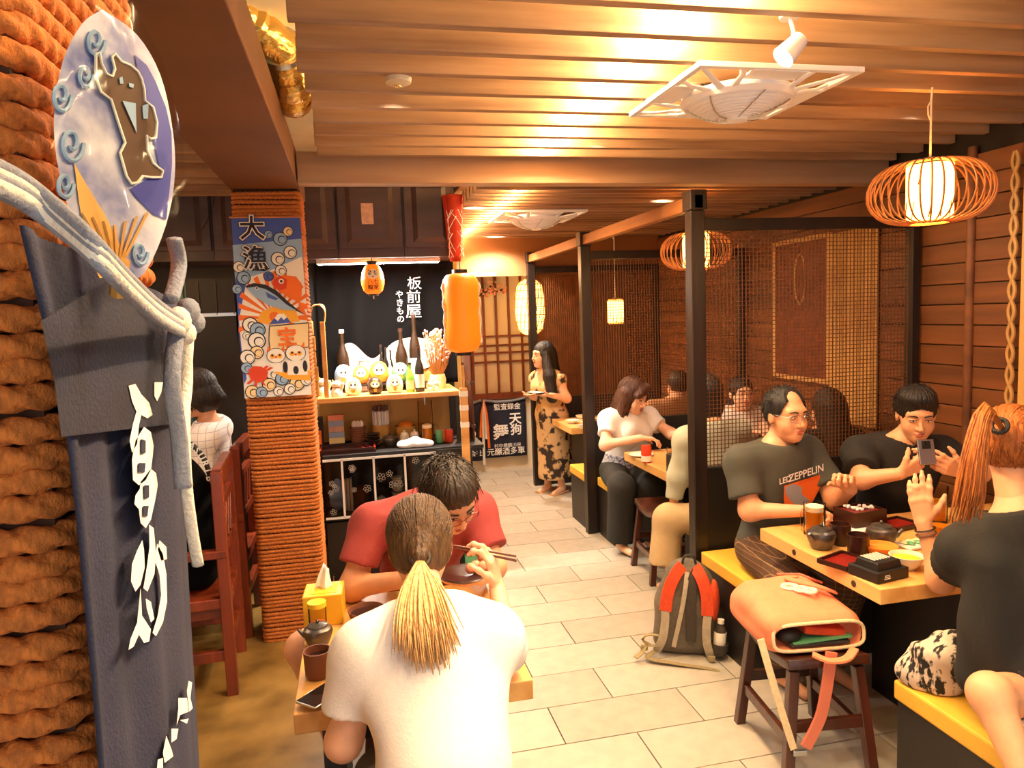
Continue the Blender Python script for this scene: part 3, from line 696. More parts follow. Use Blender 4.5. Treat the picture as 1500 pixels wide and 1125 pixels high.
PM = ['p_dark', 'p_white', 'p_blue', 'p_lblue', 'p_orange', 'p_yellow', 'p_red', 'p_cream']
bn = thing('banner', 'printed fishing banner with fish and waves hung on the rope column', 'banner', (-.395, 3.948, 1.335)); bw, bh = .334, .92
MB().box((0, 0, bh / 2), (bw, .002, bh)).build('cloth', 'p_white', bn, smooth=0)
MB().cyl((-bw / 2 - .01, .0, bh), (bw / 2 + .01, 0, bh), .005, n=8).build('hanging_rod', 'bamboo', bn)
def bz(x, y):        # zoom pixel of the banner study -> banner plane
    v = (y - 70) / 1000; xl = 30 + 70 * v; xr = 415 + 42 * v; return ((x - xl) / (xr - xl) - .5) * bw, (1 - v) * bh
bf = lambda u, v, w: (u, -.001 - w, v)
P_ = Print(bf, PM); Z = lambda L: [bz(*p) for p in L]
P_.poly(Z([(30, 70), (415, 70), (425, 300), (250, 330), (110, 400), (70, 620), (60, 760), (70, 640), (45, 330)]), 'p_blue')
P_.poly(Z([(36, 220), (420, 190), (428, 310), (50, 420)]), 'p_lblue')
P_.poly(Z([(50, 400), (115, 400), (90, 520), (68, 640), (85, 800), (110, 960), (96, 990), (70, 700)]), 'p_blue')
P_.poly(Z([(420, 290), (445, 640), (240, 650), (80, 640), (100, 480), (250, 360)]), 'p_white')
for k in range(15):
    a0 = math.radians(-20 + k * 15); a1 = a0 + math.radians(7); c = (262, 625); R = 215
    f_ = lambda a: (min(444, max(68, c[0] + R * math.cos(a))), c[1] - R * 1.2 * math.sin(a)); P_.poly(Z([c, f_(a0), f_(a1)]), 'p_orange')
P_.poly(Z([(165, 640), (190, 590), (240, 570), (300, 560), (380, 590), (400, 650), (230, 665)]), 'p_yellow')
cc = bz(262, 620); P_.circ(cc, .026, 'p_orange'); P_.poly(Z([(232, 662), (280, 605), (315, 605), (352, 655)]), 'p_blue'); P_.poly(Z([(262, 628), (280, 605), (315, 605), (330, 625), (312, 640), (298, 622), (280, 645)]), 'p_white')
for x, y, r, m_ in ((235, 165, .022, 'p_lblue'), (300, 190, .036, 'p_lblue'), (345, 150, .026, 'p_cream'), (355, 265, .034, 'p_white'), (285, 300, .036, 'p_white'), (300, 365, .03, 'p_white'), (232, 395, .026, 'p_blue'), (70, 340, .03, 'p_white'), (95, 400, .035, 'p_lblue'), (60, 460, .026, 'p_lblue'), (130, 660, .04, 'p_white'), (170, 690, .04, 'p_lblue'), (110, 720, .02, 'p_white'), (165, 750, .045, 'p_white'), (165, 815, .035, 'p_cream'), (115, 840, .04, 'p_white'), (110, 900, .03, 'p_lblue'), (250, 940, .035, 'p_white'), (300, 970, .036, 'p_lblue'), (230, 1000, .036, 'p_cream'), (380, 1000, .04, 'p_cream'), (430, 985, .03, 'p_white'), (340, 1030, .03, 'p_white'), (140, 1035, .036, 'p_cream'), (190, 1040, .03, 'p_lblue'), (280, 1040, .026, 'p_white')): P_.swirl(bz(x, y), r, m_)
P_.poly(Z([(245, 430), (265, 400), (320, 390), (385, 400), (415, 440), (415, 500), (400, 545), (340, 515), (280, 470)]), 'p_orange'); P_.poly(Z([(395, 540), (440, 555), (425, 580), (440, 620), (400, 600)]), 'p_orange')
P_.poly(Z([(262, 410), (300, 395), (335, 415), (330, 465), (290, 475), (250, 440)]), 'p_red'); P_.circ(bz(302, 424), .013, 'p_white'); P_.circ(bz(302, 424), .007, 'p_dark')
P_.poly(Z([(105, 445), (150, 430), (215, 440), (275, 475), (330, 530), (390, 585), (440, 620), (380, 590), (300, 575), (220, 545), (150, 495)]), 'p_dark')
P_.poly(Z([(112, 455), (160, 450), (215, 465), (270, 500), (330, 555), (385, 590), (300, 580), (220, 550), (150, 500)]), 'p_lblue'); P_.poly(Z([(215, 480), (285, 520), (270, 528), (225, 512)]), 'p_grey' if 'p_grey' in PM else 'p_blue'); P_.circ(bz(167, 458), .008, 'p_white'); P_.circ(bz(167, 458), .005, 'p_dark')
P_.poly(Z([(232, 668), (452, 658), (450, 800), (235, 815), (228, 750)]), 'p_dark'); P_.poly(Z([(237, 674), (447, 664), (445, 795), (240, 810), (233, 750)]), 'p_cream')
P_.poly(Z([(250, 930), (450, 930), (455, 990), (330, 975)]), 'p_yellow')
for cx, cy, s_ in ((268, 838, 1.), (375, 828, 1.1)):
    for d_ in (-34, 34): P_.poly(Z([(cx + d_ * s_ - 16, cy - 20), (cx + d_ * s_ * 1.25, cy - 58 * s_), (cx + d_ * s_ + 14, cy - 22)]), 'p_orange')
    P_.circ(bz(cx, cy), .047 * s_, 'p_dark', .04 * s_); P_.circ(bz(cx, cy), .044 * s_, 'p_white', .037 * s_)
    for d_ in (-20, 20): P_.circ(bz(cx + d_, cy + 3), .013, 'p_yellow', .013); P_.circ(bz(cx + d_, cy - 2), .006, 'p_dark')
    P_.circ(bz(cx, cy + 8), .006, 'p_red')
P_.poly(Z([(330, 870), (425, 870), (440, 955), (330, 950)]), 'p_white'); P_.circ(bz(375, 925), .014, 'p_dark', .022); P_.circ(bz(318, 905), .012, 'p_dark', .03); P_.circ(bz(425, 905), .012, 'p_dark', .03); P_.poly(Z([(235, 880), (305, 880), (300, 935), (240, 925)]), 'p_white')
P_.poly(Z([(120, 910), (150, 890), (190, 895), (225, 930), (215, 970), (170, 985), (130, 960)]), 'p_red')
for x, y in ((100, 930), (110, 985), (215, 890), (240, 900), (150, 1000), (200, 1000), (110, 900)): P_.poly(Z([(165, 935), (x, y), (x + 14, y + 6), (178, 945)]), 'p_red')
P_.build('printed_picture', bn)
for ch, x, y, s_ in (('大', 145, 138, .125), ('漁', 160, 300, .125)):
    u0, v0 = bz(x, y)
    for m_, bo, w_ in (('p_dark', .075, .0098), ('p_white', .055, .0105), ('p_dark', .012, .0112)): lettering(ch, s_, m_, lambda u, v, w, u0=u0, v0=v0, w_=w_: (u0 + u, -w_, v0 + v), bn, bold=bo)
u0, v0 = bz(330, 742); lettering('宝', .1, 'p_orange', lambda u, v, w: (u0 + u, -.0105, v0 + v), bn, bold=.03)
# ------------------------------------------------------------------ indigo apron, belt and fan on the near column
AX = -.2
M('indigo', (33, 37, 64), .85, noise=(9, .35), bump=(300, .25)); M('indigo_dark', (25, 28, 50), .85, noise=(9, .3), bump=(300, .25)); M('belt_grey', (130, 134, 148), .85, bump=(200, .4)); M('belt_white', (222, 216, 204), .85, bump=(200, .4))
ap = thing('apron', 'indigo work apron with white brush characters tied to the rope column', 'apron', (AX, .8, .9))
apo = np.array((AX, .8, .9))
Lx = [(25, 330), (60, 480), (80, 560), (105, 800), (135, 1125), (150, 1260)]; Rx = [(262, 445), (270, 520), (272, 600), (280, 800), (300, 1125), (309, 1260)]
def interp(L, v):
    k = v * (len(L) - 1); i = min(int(k), len(L) - 2); f = k - i; return np.array(L[i]) * (1 - f) + np.array(L[i + 1]) * f
def apf(u, v):
    p = interp(Lx, v) * (1 - u) + interp(Rx, v) * u; q = onx(p[0], p[1], AX); q[0] += .006 * math.sin(u * 9 + v * 3) * v + .003 * math.sin(u * 23 + 1); return q - apo
MB().sheet(apf, 24, 40).build('cloth', 'indigo', ap, solid=.003)
def apx(x, y, off=.012): return onx(x, y, AX + off) - apo
def aprint(pts, mat, off, par, nm): 
    c = np.mean(pts, 0); b = MB(); k = len(pts); V = [apx(p[0], p[1], off) for p in pts] + [apx(p[0], p[1], off + .001) for p in pts]
    b.add(V, [tuple(range(k)), tuple(range(2 * k - 1, k - 1, -1))] + [(i, k + i, k + (i + 1) % k, (i + 1) % k) for i in range(k)]); return b.build(nm, mat, par, smooth=0)
aprint([(60, 470), (160, 410), (255, 520), (262, 620), (90, 640), (80, 560)], 'indigo_dark', .010, ap, 'pocket_flap')
zz = lambda L: [(x / 1.99, 560 + y / 1.99) for x, y in L]
for L in ([(375, 10), (395, 5), (412, 35), (435, 60), (445, 95), (430, 105), (412, 95), (405, 125), (400, 180), (385, 205), (378, 170), (388, 120), (398, 85), (385, 55)], [(450, 0), (475, 0), (470, 30), (458, 55), (450, 40)], [(420, 130), (440, 145), (448, 185), (445, 215), (440, 255), (425, 285), (405, 300), (388, 285), (385, 225), (395, 170)], [(395, 330), (408, 310), (410, 290), (440, 252), (455, 265), (460, 300), (452, 345), (440, 400), (425, 425), (410, 410), (405, 370), (392, 355)], [(400, 490), (415, 460), (420, 490), (422, 540), (410, 590), (395, 610), (382, 580), (385, 530)], [(435, 415), (448, 425), (455, 500), (450, 560), (430, 610), (418, 600), (428, 540), (436, 480)], [(458, 470), (475, 500), (485, 560), (487, 640), (475, 700), (455, 740), (445, 730), (460, 680), (470, 620), (465, 560), (452, 520)], [(410, 600), (414, 680), (440, 720), (435, 755), (420, 760), (405, 735), (390, 770), (375, 780), (380, 750), (400, 700)], [(465, 460), (485, 480), (487, 515), (470, 520), (460, 490)], [(425, 630), (440, 640), (450, 690), (440, 700), (428, 660)],
          [(550, 870), (560, 875), (555, 920), (562, 950), (552, 960), (545, 900)], [(520, 920), (545, 920), (550, 960), (525, 970), (515, 1000), (520, 950)], [(525, 985), (550, 980), (545, 995)], [(500, 1010), (520, 1010), (515, 1040), (500, 1050)], [(485, 1030), (500, 1070), (505, 1090), (480, 1110), (475, 1080)], [(460, 1100), (475, 1095), (475, 1125), (458, 1125)]):
    aprint(zz(L), 'ink_white', .011, ap, 'brush_stroke')
for L in ([(412, 165), (425, 170), (425, 205), (412, 210)], [(405, 235), (425, 235), (422, 262), (404, 262)], [(420, 300), (435, 300), (435, 335), (422, 340)], [(418, 360), (434, 360), (430, 390), (418, 390)]): aprint(zz(L), 'indigo', .0125, ap, 'stroke_gap')
def ribbon(pix, off, r, mat, nm, flat=.4, n=8): return MB().tube([apx(x, y, off) for x, y in pix], r, n, flat=flat).build(nm, mat, ap, smooth=180)
def dens(P, n=6):
    P = [np.array(p, float) for p in P]; out = []
    for i in range(len(P) - 1):
        a = P[max(i - 1, 0)]; b = P[i]; c = P[i + 1]; d = P[min(i + 2, len(P) - 1)]
        for k in range(n):
            t = k / n; out.append(.5 * (2 * b + (c - a) * t + (2 * a - 5 * b + 4 * c - d) * t * t + (3 * b - a - 3 * c + d) * t ** 3))
    out.append(P[-1]); return out
bp = [(-20, 250), (30, 275), (80, 312), (130, 355), (180, 408), (225, 450), (268, 478)]
for dy, mt_, r_ in ((-14, 'belt_grey', .0045), (-5, 'belt_white', .0042), (5, 'belt_grey', .0045), (14, 'belt_white', .0048), (23, 'belt_grey', .004)): _bp = dens([(x, y + dy * (.55 + .45 * (1 - max(0, x) / 270))) for x, y in bp], 10); _bu = [math.exp(-((x - 165) / 80) ** 2) for x, y in _bp]; MB().tube([apx(x, y, .026 + .05 * g_) for (x, y), g_ in zip(_bp, _bu)], [r_ * (1 - .22 * g_) for g_ in _bu], 8).build('belt_strand', mt_, ap, smooth=180)
for x, y, rx in ((262, 470, .016), (276, 455, .015), (284, 472, .014), (270, 488, .014)):
    MB().ell(apx(x, y, .034), (.012, rx, rx * .9), 12).build('knot_fold', 'belt_white' if x % 4 else 'belt_grey', ap)
for pth, mt_, r_ in (([(258, 485), (252, 560), (262, 640), (268, 715)], 'belt_grey', .008), ([(270, 485), (272, 560), (264, 640), (272, 712)], 'belt_white', .007), ([(276, 490), (270, 600), (272, 700), (280, 770), (290, 828)], 'belt_white', .006), ([(250, 440), (262, 390), (255, 350)], 'belt_grey', .008)): ribbon(dens(pth), .03, r_, mt_, 'belt_tail', .6)
# round hand fan in a clear bag
fo = onx(170, 215, -.17); fn_ = np.array((.86, -.5, .05)); fn_ /= np.linalg.norm(fn_)
fan = thing('hand_fan', 'round paper hand fan in a clear bag tucked into the apron', 'fan', arrV(fo))
def fx(x, y, off=0.): return onplane(x, y, fo + fn_ * off, fn_) - fo
def fprint(pts, mat, off, nm, t=.0008):
    k = len(pts); V = [fx(p[0], p[1], off) for p in pts] + [fx(p[0], p[1], off + t) for p in pts]
    return MB().add(V, [tuple(range(k)), tuple(range(2 * k - 1, k - 1, -1))] + [(i, k + i, k + (i + 1) % k, (i + 1) % k) for i in range(k)]).build(nm, mat, fan, smooth=0)
M('fan_white', (216, 220, 234), .6, noise=(24, .3), col2=(84, 100, 170)); M('fan_blue', (40, 54, 160), .6); M('fan_bamboo', (214, 164, 84), .55)
rim = dens([(150, 14), (200, 50), (235, 110), (253, 190), (256, 260), (243, 330), (215, 395), (190, 408), (150, 392), (110, 330), (86, 250), (79, 170), (92, 90), (120, 35), (150, 14)], 4)[:-1]
fprint(rim, 'fan_white', 0, 'fan_paper', .002)
z8 = lambda L: [(60 + x / 2.677, y / 2.677) for x, y in L]
fprint(z8([(368, 215), (415, 255), (450, 320), (490, 420), (512, 520), (515, 640), (505, 740), (492, 860), (440, 840), (370, 770), (350, 740), (420, 700), (470, 680), (440, 540), (400, 380)]), 'fan_blue', .0024, 'blue_field')
fprint(z8([(130, 640), (200, 760), (250, 840), (320, 980), (350, 1080), (230, 1090), (190, 1000), (150, 800)]), 'fan_bamboo', .0024, 'bamboo_fan_base')
MB().tube([fx(178, 380, .004), fx(174, 410, .003), fx(172, 432, -.004)], .006, 8).build('handle', 'fan_bamboo', fan)
for k in range(7): MB().tube([fx(172, 400, .004), fx(120 + k * 16, 330 - 6 * abs(k - 3), .004)], .0012, 4).build('fan_rib', 'fan_bamboo', fan)
ck = z8([(215, 210), (230, 205), (238, 250), (258, 290), (280, 300), (290, 270), (278, 225), (290, 210), (315, 240), (350, 255), (380, 280), (395, 310), (405, 350), (408, 395), (440, 420), (455, 480), (450, 540), (430, 545), (415, 530), (418, 590), (440, 640), (478, 670), (472, 695), (430, 695), (400, 690), (380, 715), (355, 720), (335, 690), (310, 600), (330, 560), (300, 470), (275, 390), (235, 360), (215, 300)])
fprint(ck, 'p_brown', .0038, 'character'); MB().tube([fx(x, y, .005) for x, y in ck], .0011, 5, closed=True).build('character_outline', 'p_white', fan)
for hl in ([(320, 395), (372, 405), (375, 520)], [(398, 415), (422, 405), (420, 465), (402, 465)], [(308, 305), (320, 300), (324, 328), (310, 328)], [(345, 325), (365, 330), (362, 345), (347, 340)]): fprint(z8(hl), 'p_lblue', .0052, 'character_gap')
sw = [(90, 140, 26), (105, 210, 30), (95, 270, 22), (140, 60, 24), (125, 110, 20), (205, 370, 20)]
for x, y, r_ in sw: MB().tube([fx(x + r_ * .6 * (1 - k / 26) * math.cos(k * .42), y + r_ * (1 - k / 26) * math.sin(k * .42), .004) for k in range(22)], .0016, 5).build('wave_curl', 'p_lblue', fan)
glass('clear_bag', 'F4F2F0', .12, .12)
bagp = [(135, -20), (195, 5), (240, 90), (268, 200), (272, 270), (250, 350), (225, 420), (205, 450), (150, 440), (100, 350), (76, 250), (72, 150), (95, 60)]
def bagf(u, v):
    a = 2 * pi * u; i = u * len(bagp); k = int(i) % len(bagp); f = i - int(i); p = np.array(bagp[k]) * (1 - f) + np.array(bagp[(k + 1) % len(bagp)]) * f
    c = np.array((170, 215)); q = c + (p - c) * v; return fx(q[0], q[1], .012 + .004 * math.sin(v * 9 + a * 5) * v)
MB().sheet(bagf, 40, 10).build('clear_bag', 'clear_bag', fan)
# ------------------------------------------------------------------ lanterns and hangings at the bar
def lathe_thing(name, label, cat, loc, parts, group=None, rz=0):
    t = thing(name, label, cat, loc, rz, group)
    for nm, prof, mt_ in parts: MB().lathe(prof, 28).build(nm, mt_, t)
    return t
def ribbed(prof, n, amp):
    out = []
    for i in range(n + 1):
        f = i / n * (len(prof) - 1); k = min(int(f), len(prof) - 2); q = f - k; r = prof[k][0] * (1 - q) + prof[k + 1][0] * q; z = prof[k][1] * (1 - q) + prof[k + 1][1] * q
        out.append((r + (amp if i % 2 else 0), z))
    return out
q = ony(676, 460, 4.72)
t = lathe_thing('paper_lantern', 'long glossy orange lantern with black caps at the end of the bar', 'lantern', (q[0], 4.72, 1.46), [('shade', [(.05, .02), (.09, .03), (.112, .06), (.12, .1), (.118, .2), (.112, .27), (.118, .34), (.12, .44), (.112, .49), (.09, .52), (.05, .53)], 'orange_shade'), ('bottom_cap', [(0, 0), (.05, 0), (.05, .025), (0, .025)], 'black'), ('top_cap', [(0, .525), (.05, .525), (.05, .555), (0, .555)], 'black')])
MB().tube([(0, 0, .55), (0, 0, .65)], .004, 6).build('hanger', 'black', t)
for s in (-1, 1):
    MB().tube([(s * .116 + s * .006 * math.sin(k * 1.7), -.03, .08 + k * .03) for k in range(14)], [.006 + .004 * (k % 3 == 0) for k in range(14)], 6).build('scroll_mark', 'p_white', t)
t = thing('rope_tassel', 'bundle of red cloth and white string above the orange lantern', 'hanging', (q[0] - .02, 4.74, 2.07))
def rcf(u, v): return ((.06 - .03 * v) * math.cos(u * 2 * pi) * (1 + .15 * math.sin(u * 30)), (.05 - .02 * v) * math.sin(u * 2 * pi), .42 - v * .42)
MB().sheet(rcf, 36, 10).build('cloth', 'red_cloth', t, solid=.003)
for k in range(7): MB().tube([(.05 * math.cos(k + j * .9), -.045 + .03 * math.sin(k * 2 + j), .02 + j * .06) for j in range(6)], .002, 5).build('string', 'p_white', t)
q = ony(546, 412, 4.83)
t = lathe_thing('small_lantern', 'small orange lantern with a painted face hanging under the cabinet', 'lantern', (q[0], 4.83, 1.868), [('shade', ribbed([(.035, .01), (.06, .03), (.072, .07), (.074, .1), (.066, .15), (.045, .19), (.03, .2)], 26, .0016), 'orange_shade'), ('bottom_cap', [(0, 0), (.033, 0), (.033, .012), (0, .012)], 'black'), ('top_cap', [(0, .198), (.034, .198), (.034, .222), (0, .222)], 'black')])
MB().tube([(0, 0, .22), (0, 0, .25)], .003, 6).build('hanger', 'black', t); MB().cyl((0, 0, -.02), (0, 0, 0), .004, n=6).build('tassel', 'p_white', t)
def lf(u, v, w): r = .0765 + w; a = -pi / 2 + u / .074; return (r * math.cos(a) * (1 - max(0, v - .12) * 3.2), r * math.sin(a) * (1 - max(0, v - .12) * 3.2), v)
Pr = Print(lf, ['p_white', 'p_dark', 'p_red']); Pr.circ((0, .135), .036, 'p_white', .032); 
for s in (-1, 1): Pr.circ((s * .02, .14), .012, 'p_dark'); Pr.circ((s * .02, .14), .008, 'p_white'); Pr.circ((s * .02, .14), .004, 'p_dark'); Pr.poly([(s * .006, .155), (s * .03, .165), (s * .034, .158), (s * .01, .15)], 'p_dark')
Pr.circ((0, .12), .006, 'p_red'); Pr.build('painted_face', t)
lettering('八七', .034, 'p_dark', lambda u, v, w: lf(u, .085 + v, .003), t, bold=.02); lettering('龍家', .034, 'p_dark', lambda u, v, w: lf(u, .05 + v, .003), t, bold=.02)
# ------------------------------------------------------------------ things on the display shelf
for n_, c_ in (('d_white', (236, 228, 210)), ('d_gold', (222, 160, 60)), ('d_dark', (54, 34, 26)), ('d_blue', (150, 170, 200)), ('d_orange', (240, 150, 60)), ('d_green', (90, 160, 110)), ('glass_brown', (40, 24, 10)), ('glass_green', (120, 170, 50)), ('glass_dark', (30, 26, 20)), ('label_cream', (222, 206, 150)), ('clay', (110, 62, 38)), ('lacquer_red', (124, 26, 16)), ('lacquer_dark', (44, 18, 14)), ('towel', (240, 238, 234)), ('straw', (196, 150, 74)), ('tea_metal', (96, 90, 84)), ('pink', (232, 150, 118)), ('pink_d', (206, 112, 84)), ('food_orange', (226, 132, 34)), ('food_yellow', (240, 190, 40))): M(n_, c_, .35 if n_.startswith(('d_', 'glass', 'lacq')) else .6)
MATS['tea_metal'].node_tree.nodes['Principled BSDF'].inputs['Metallic'].default_value = .75; MATS['tea_metal'].node_tree.nodes['Principled BSDF'].inputs['Roughness'].default_value = .33
def daruma(px, Y, z, h, body, face, label):
    x = float(ony(px, 560, Y)[0]); t = thing('round_doll', label, 'doll', (x, Y, z)); r = h * .46
    MB().lathe([(0, 0), (r * .6, .0), (r * .86, h * .12), (r, h * .34), (r * .94, h * .6), (r * .7, h * .85), (r * .36, h * .97), (0, h)], 24).build('body', body, t)
    def df(u, v, w): rr = r * math.sqrt(max(.02, 1 - ((v - .4 * h) / (.62 * h)) ** 2)) * 1.01 + w + .001; a = -pi / 2 + u / r; return (rr * math.cos(a), rr * math.sin(a), v)
    P = Print(df, ['d_white', 'd_dark', 'd_gold', 'd_orange']); P.circ((0, .62 * h), r * .62, face, h * .22); P.circ((0, .6 * h), r * .46, 'd_white', h * .16)
    for s in (-1, 1): P.circ((s * r * .24, .62 * h), r * .13, 'd_dark'); P.poly([(s * r * .08, .7 * h), (s * r * .44, .76 * h), (s * r * .46, .72 * h)], 'd_dark')
    P.poly([(-r * .1, .5 * h), (r * .1, .5 * h), (0, .47 * h)], 'd_orange'); P.circ((0, .26 * h), r * .22, 'd_gold', h * .1); P.build('painted_face', t); return t
RZ = SZ - .0025 + .06
daruma(517, 4.99, SZ - .0025, .12, 'd_white', 'd_gold', 'white round doll with gold face, front row of the shelf')
daruma(549, 4.99, SZ - .0025, .115, 'd_dark', 'd_gold', 'dark brown round doll with gold face, front row of the shelf')
daruma(578, 4.99, SZ - .0025, .125, 'd_white', 'd_orange', 'white round doll with orange ringed face, front row of the shelf')
daruma(504, 5.18, RZ, .14, 'd_blue', 'd_white', 'pale blue round doll on the raised step')
daruma(529.5, 5.18, RZ, .125, 'd_orange', 'd_white', 'orange round doll on the raised step')
daruma(556, 5.18, RZ, .15, 'd_gold', 'd_white', 'golden round doll on the raised step')
daruma(587, 5.18, RZ, .135, 'd_green', 'd_white', 'green round doll on the raised step')
def bottle(px, Y, z, h, r, mat, lab, label, capm='d_dark'):
    x = float(ony(px, 540, Y)[0]); t = thing('bottle', label, 'bottle', (x, Y, z))
    MB().lathe([(0, 0), (r * .95, 0), (r, .006), (r, h * .52), (r * .86, h * .6), (r * .42, h * .74), (r * .34, h * .8), (r * .34, h * .95), (0, h * .95)], 20).build('glass_body', mat, t)
    MB().lathe([(0, h * .94), (r * .4, h * .94), (r * .4, h), (0, h)], 16).build('cap', capm, t)
    if lab: MB().lathe([(r + .001, h * .1), (r + .0015, h * .4), (r + .001, h * .4), (r + .001, h * .1)], 20).build('label', lab, t)
    return t
z0 = SZ - .0025
bottle(600, 4.98, z0, .2, .028, 'glass_green', 'label_cream', 'small green bottle with cream label on the shelf front')
bottle(614, 4.97, z0, .3, .031, 'glass_dark', 'd_white', 'dark slim bottle with white label on the shelf front')
bottle(503, 5.32, z0, .44, .045, 'glass_brown', None, 'tall brown bottle with white cap behind the blue doll', 'd_white')
bottle(589, 5.32, z0, .43, .045, 'glass_brown', None, 'tall brown bottle standing behind the green doll')
bottle(609, 5.33, z0, .53, .042, 'glass_brown', 'd_white', 'tallest brown bottle with a broad white label')
for k, px in enumerate((559, 566, 573)): bottle(px, (5.30, 5.35, 5.30)[k], z0, .32 - .02 * k, .02, 'glass_dark', None, ['slim black bottle nearest the golden doll', 'slim black bottle between two others', 'slim black bottle beside the tall brown bottle'][k])
bottle(571.5, 5.235, RZ, .15, .017, 'd_white', None, 'small white flask between the golden and green dolls', 'd_white')
def cat(px, label, s=1., Y=4.99):
    x = float(ony(px, 560, Y)[0]); t = thing('cat_figurine', label, 'figurine', (x, Y, z0)); h = .11 * s
    MB().lathe([(0, 0), (h * .32, 0), (h * .36, h * .2), (h * .28, h * .5), (h * .2, h * .6), (0, h * .62)], 16).build('body', 'd_white', t); hd = MB().ell((0, -.004, h * .74), (h * .3, h * .26, h * .25), 14).build('head', 'd_white', t)
    for sx in (-1, 1): MB().tube([(sx * h * .18, 0, h * .88), (sx * h * .22, 0, h * 1.06)], [h * .1, .001], 8).build('ear', 'd_orange', hd); MB().ell((sx * h * .1, -h * .25, h * .77), (h * .03, h * .03, h * .04), 8).build('eye', 'd_dark', hd)
    MB().tube([(h * .25, -.01, h * .4), (h * .36, -.02, h * .6), (h * .33, -.025, h * .85)], h * .08, 8).build('paw', 'd_white', t); MB().tube([(h * .22 * math.cos(a), h * .22 * math.sin(a), h * .57) for a in np.linspace(0, 2 * pi, 14, endpoint=False)], h * .04, 6, closed=True).build('collar', 'lacquer_red', t); return t
cat(474, 'white beckoning cat figurine close to the rope column', 1.1, 5.07); cat(492.5, 'white beckoning cat figurine beside the gold faced doll', 1.0, 4.95); cat(630, 'tiny white cat figurine beside the white labelled bottle', .6, 4.96); cat(639, 'tiny white cat figurine at the end of the shelf', .66, 4.96)
x = float(ony(590, 490, 5.41)[0]); t = thing('oval_platter', 'large pale oval platter leaning behind the bottles', 'platter', (x + .06, 5.405, z0)); MB().lathe([(0, 0), (.17, 0), (.2, .014), (.195, .02), (0, .008)], 32, sy=.62).build('dish', 'd_white', t, loc=(0, 0, .235), rot=(pi / 2 - .05, 0, 0))
MB().box((0, .0, .06), (.3, .02, .12)).build('stand', 'pale_wood', t, smooth=0)
x = float(ony(536, 500, 5.4)[0]); t = tag(MB().sheet(lambda u, v: (x - .15 + u * .26, 5.40 + .012 * math.sin(u * 7), z0 + v * (.28 + .06 * math.sin(u * 5 + 1))), 20, 4).build('folded_poster', 'note_paper', solid=.003), 'pale pink folded paper standing behind the dolls', 'paper')
x = float(ony(532, 505, 5.2)[0]); t = lathe_thing('jar', 'pale pink glazed jar standing on the step among the dolls', 'jar', (x, 5.33, z0), [('pot', [(0, 0), (.035, 0), (.05, .05), (.05, .15), (.036, .2), (.038, .21), (0, .205)], 'note_paper'), ('lid', [(0, .21), (.04, .21), (.03, .23), (0, .235)], 'd_white')])
# bunch of dried flowers in a pot
x = float(ony(640, 520, 5.1)[0]); t = thing('dried_flowers', 'pot of dried pinkish brown flowers beside the orange lantern', 'flowers', (x, 5.12, z0)); M('dry_pink', (206, 150, 140), .9); M('dry_brown', (178, 122, 60), .9)
MB().lathe([(0, 0), (.05, 0), (.06, .06), (.05, .1), (0, .1)], 20).build('pot', 'label_cream', t)
b1, b2 = MB(), MB(); rs = random.Random(3)
for k in range(170):
    a = rs.uniform(0, 2 * pi); r_ = .1 * math.sqrt(rs.random()); h_ = rs.uniform(.2, .42); e = (r_ * math.cos(a), r_ * math.sin(a), h_); b2.tube([(e[0] * .3, e[1] * .3, .08), (e[0] * .8, e[1] * .8, h_ * .7), e], .0012, 4); b1.ell(e, (.007, .007, .009), 6)
b2.build('stems', 'dry_brown', t, kind='stuff'); b1.build('flower_heads', 'dry_pink', t, kind='stuff')
# bundle of straw cords on the left
q = ony(466, 500, 4.96); t = thing('straw_bundle', 'tall yellow straw cord bundle hanging beside the rope column', 'ornament', (q[0] - .01, 4.94, z0))
for k in range(5): MB().box((-.03 + .005 * (k % 2), .0, .06 + k * .1), (.055 - .006 * k, .05, .098)).build('bundle_wrap', 'straw', t, smooth=0, bevel=.008)
for s in (-1, 1): MB().tube(dens([(-.03, 0, .54), (-.01, -.01, .6), (.04 + .01 * s, -.01, .61), (.065, -.01 + .01 * s, .57), (.06, 0, .5)], 4), .005, 6).build('loop', 'straw', t)
MB().box((.045, -.01, .25), (.03, .03, .5)).build('tag_slat', 'pale_wood', t, smooth=0, bevel=.002)
# ------------------------------------------------------------------ things on the bar counter
CZ = zt + .0245
def on_bar(px, Y=4.95): return float(ony(px, 640, Y)[0])
t = thing('serving_tray', 'wide dark red lacquer tray at the left of the bar counter', 'tray', ((on_bar(462) + on_bar(548)) / 2 + .015, 4.9, CZ)); w_ = .36
MB().box((0, 0, .008), (w_, .22, .016)).build('base', 'lacquer_dark', t, smooth=0)
for s in (-1, 1): MB().box((s * (w_ / 2 - .006), 0, .022), (.012, .22, .02)).build('rim', 'lacquer_red', t, smooth=0); MB().box((0, s * .104, .022), (w_ - .024, .012, .02)).build('rim', 'lacquer_dark', t, smooth=0)
for k in (0, 1): tag(MB().box((0, 0, 0), (.012, .15, .008)).build('red_stick', 'lacquer_red', smooth=0, loc=((on_bar(528) + k * .045, 4.91, CZ + .0205)), rot=(0, 0, .3)), ['dark red stick lying in the tray nearer the tray middle', 'dark red stick lying in the tray nearer its rim'][k], 'stick')
t = thing('stacked_cards', 'stack of pale striped paper slips behind the tray', 'paper', (on_bar(493, 5.12), 5.2, CZ))
for k in range(5): MB().box((0, 0, .03 + k * .04), (.105, .06, .039)).build('paper_block', ['label_cream', 'd_blue', 'note_paper', 'd_blue', 'pink'][k], t, smooth=0)
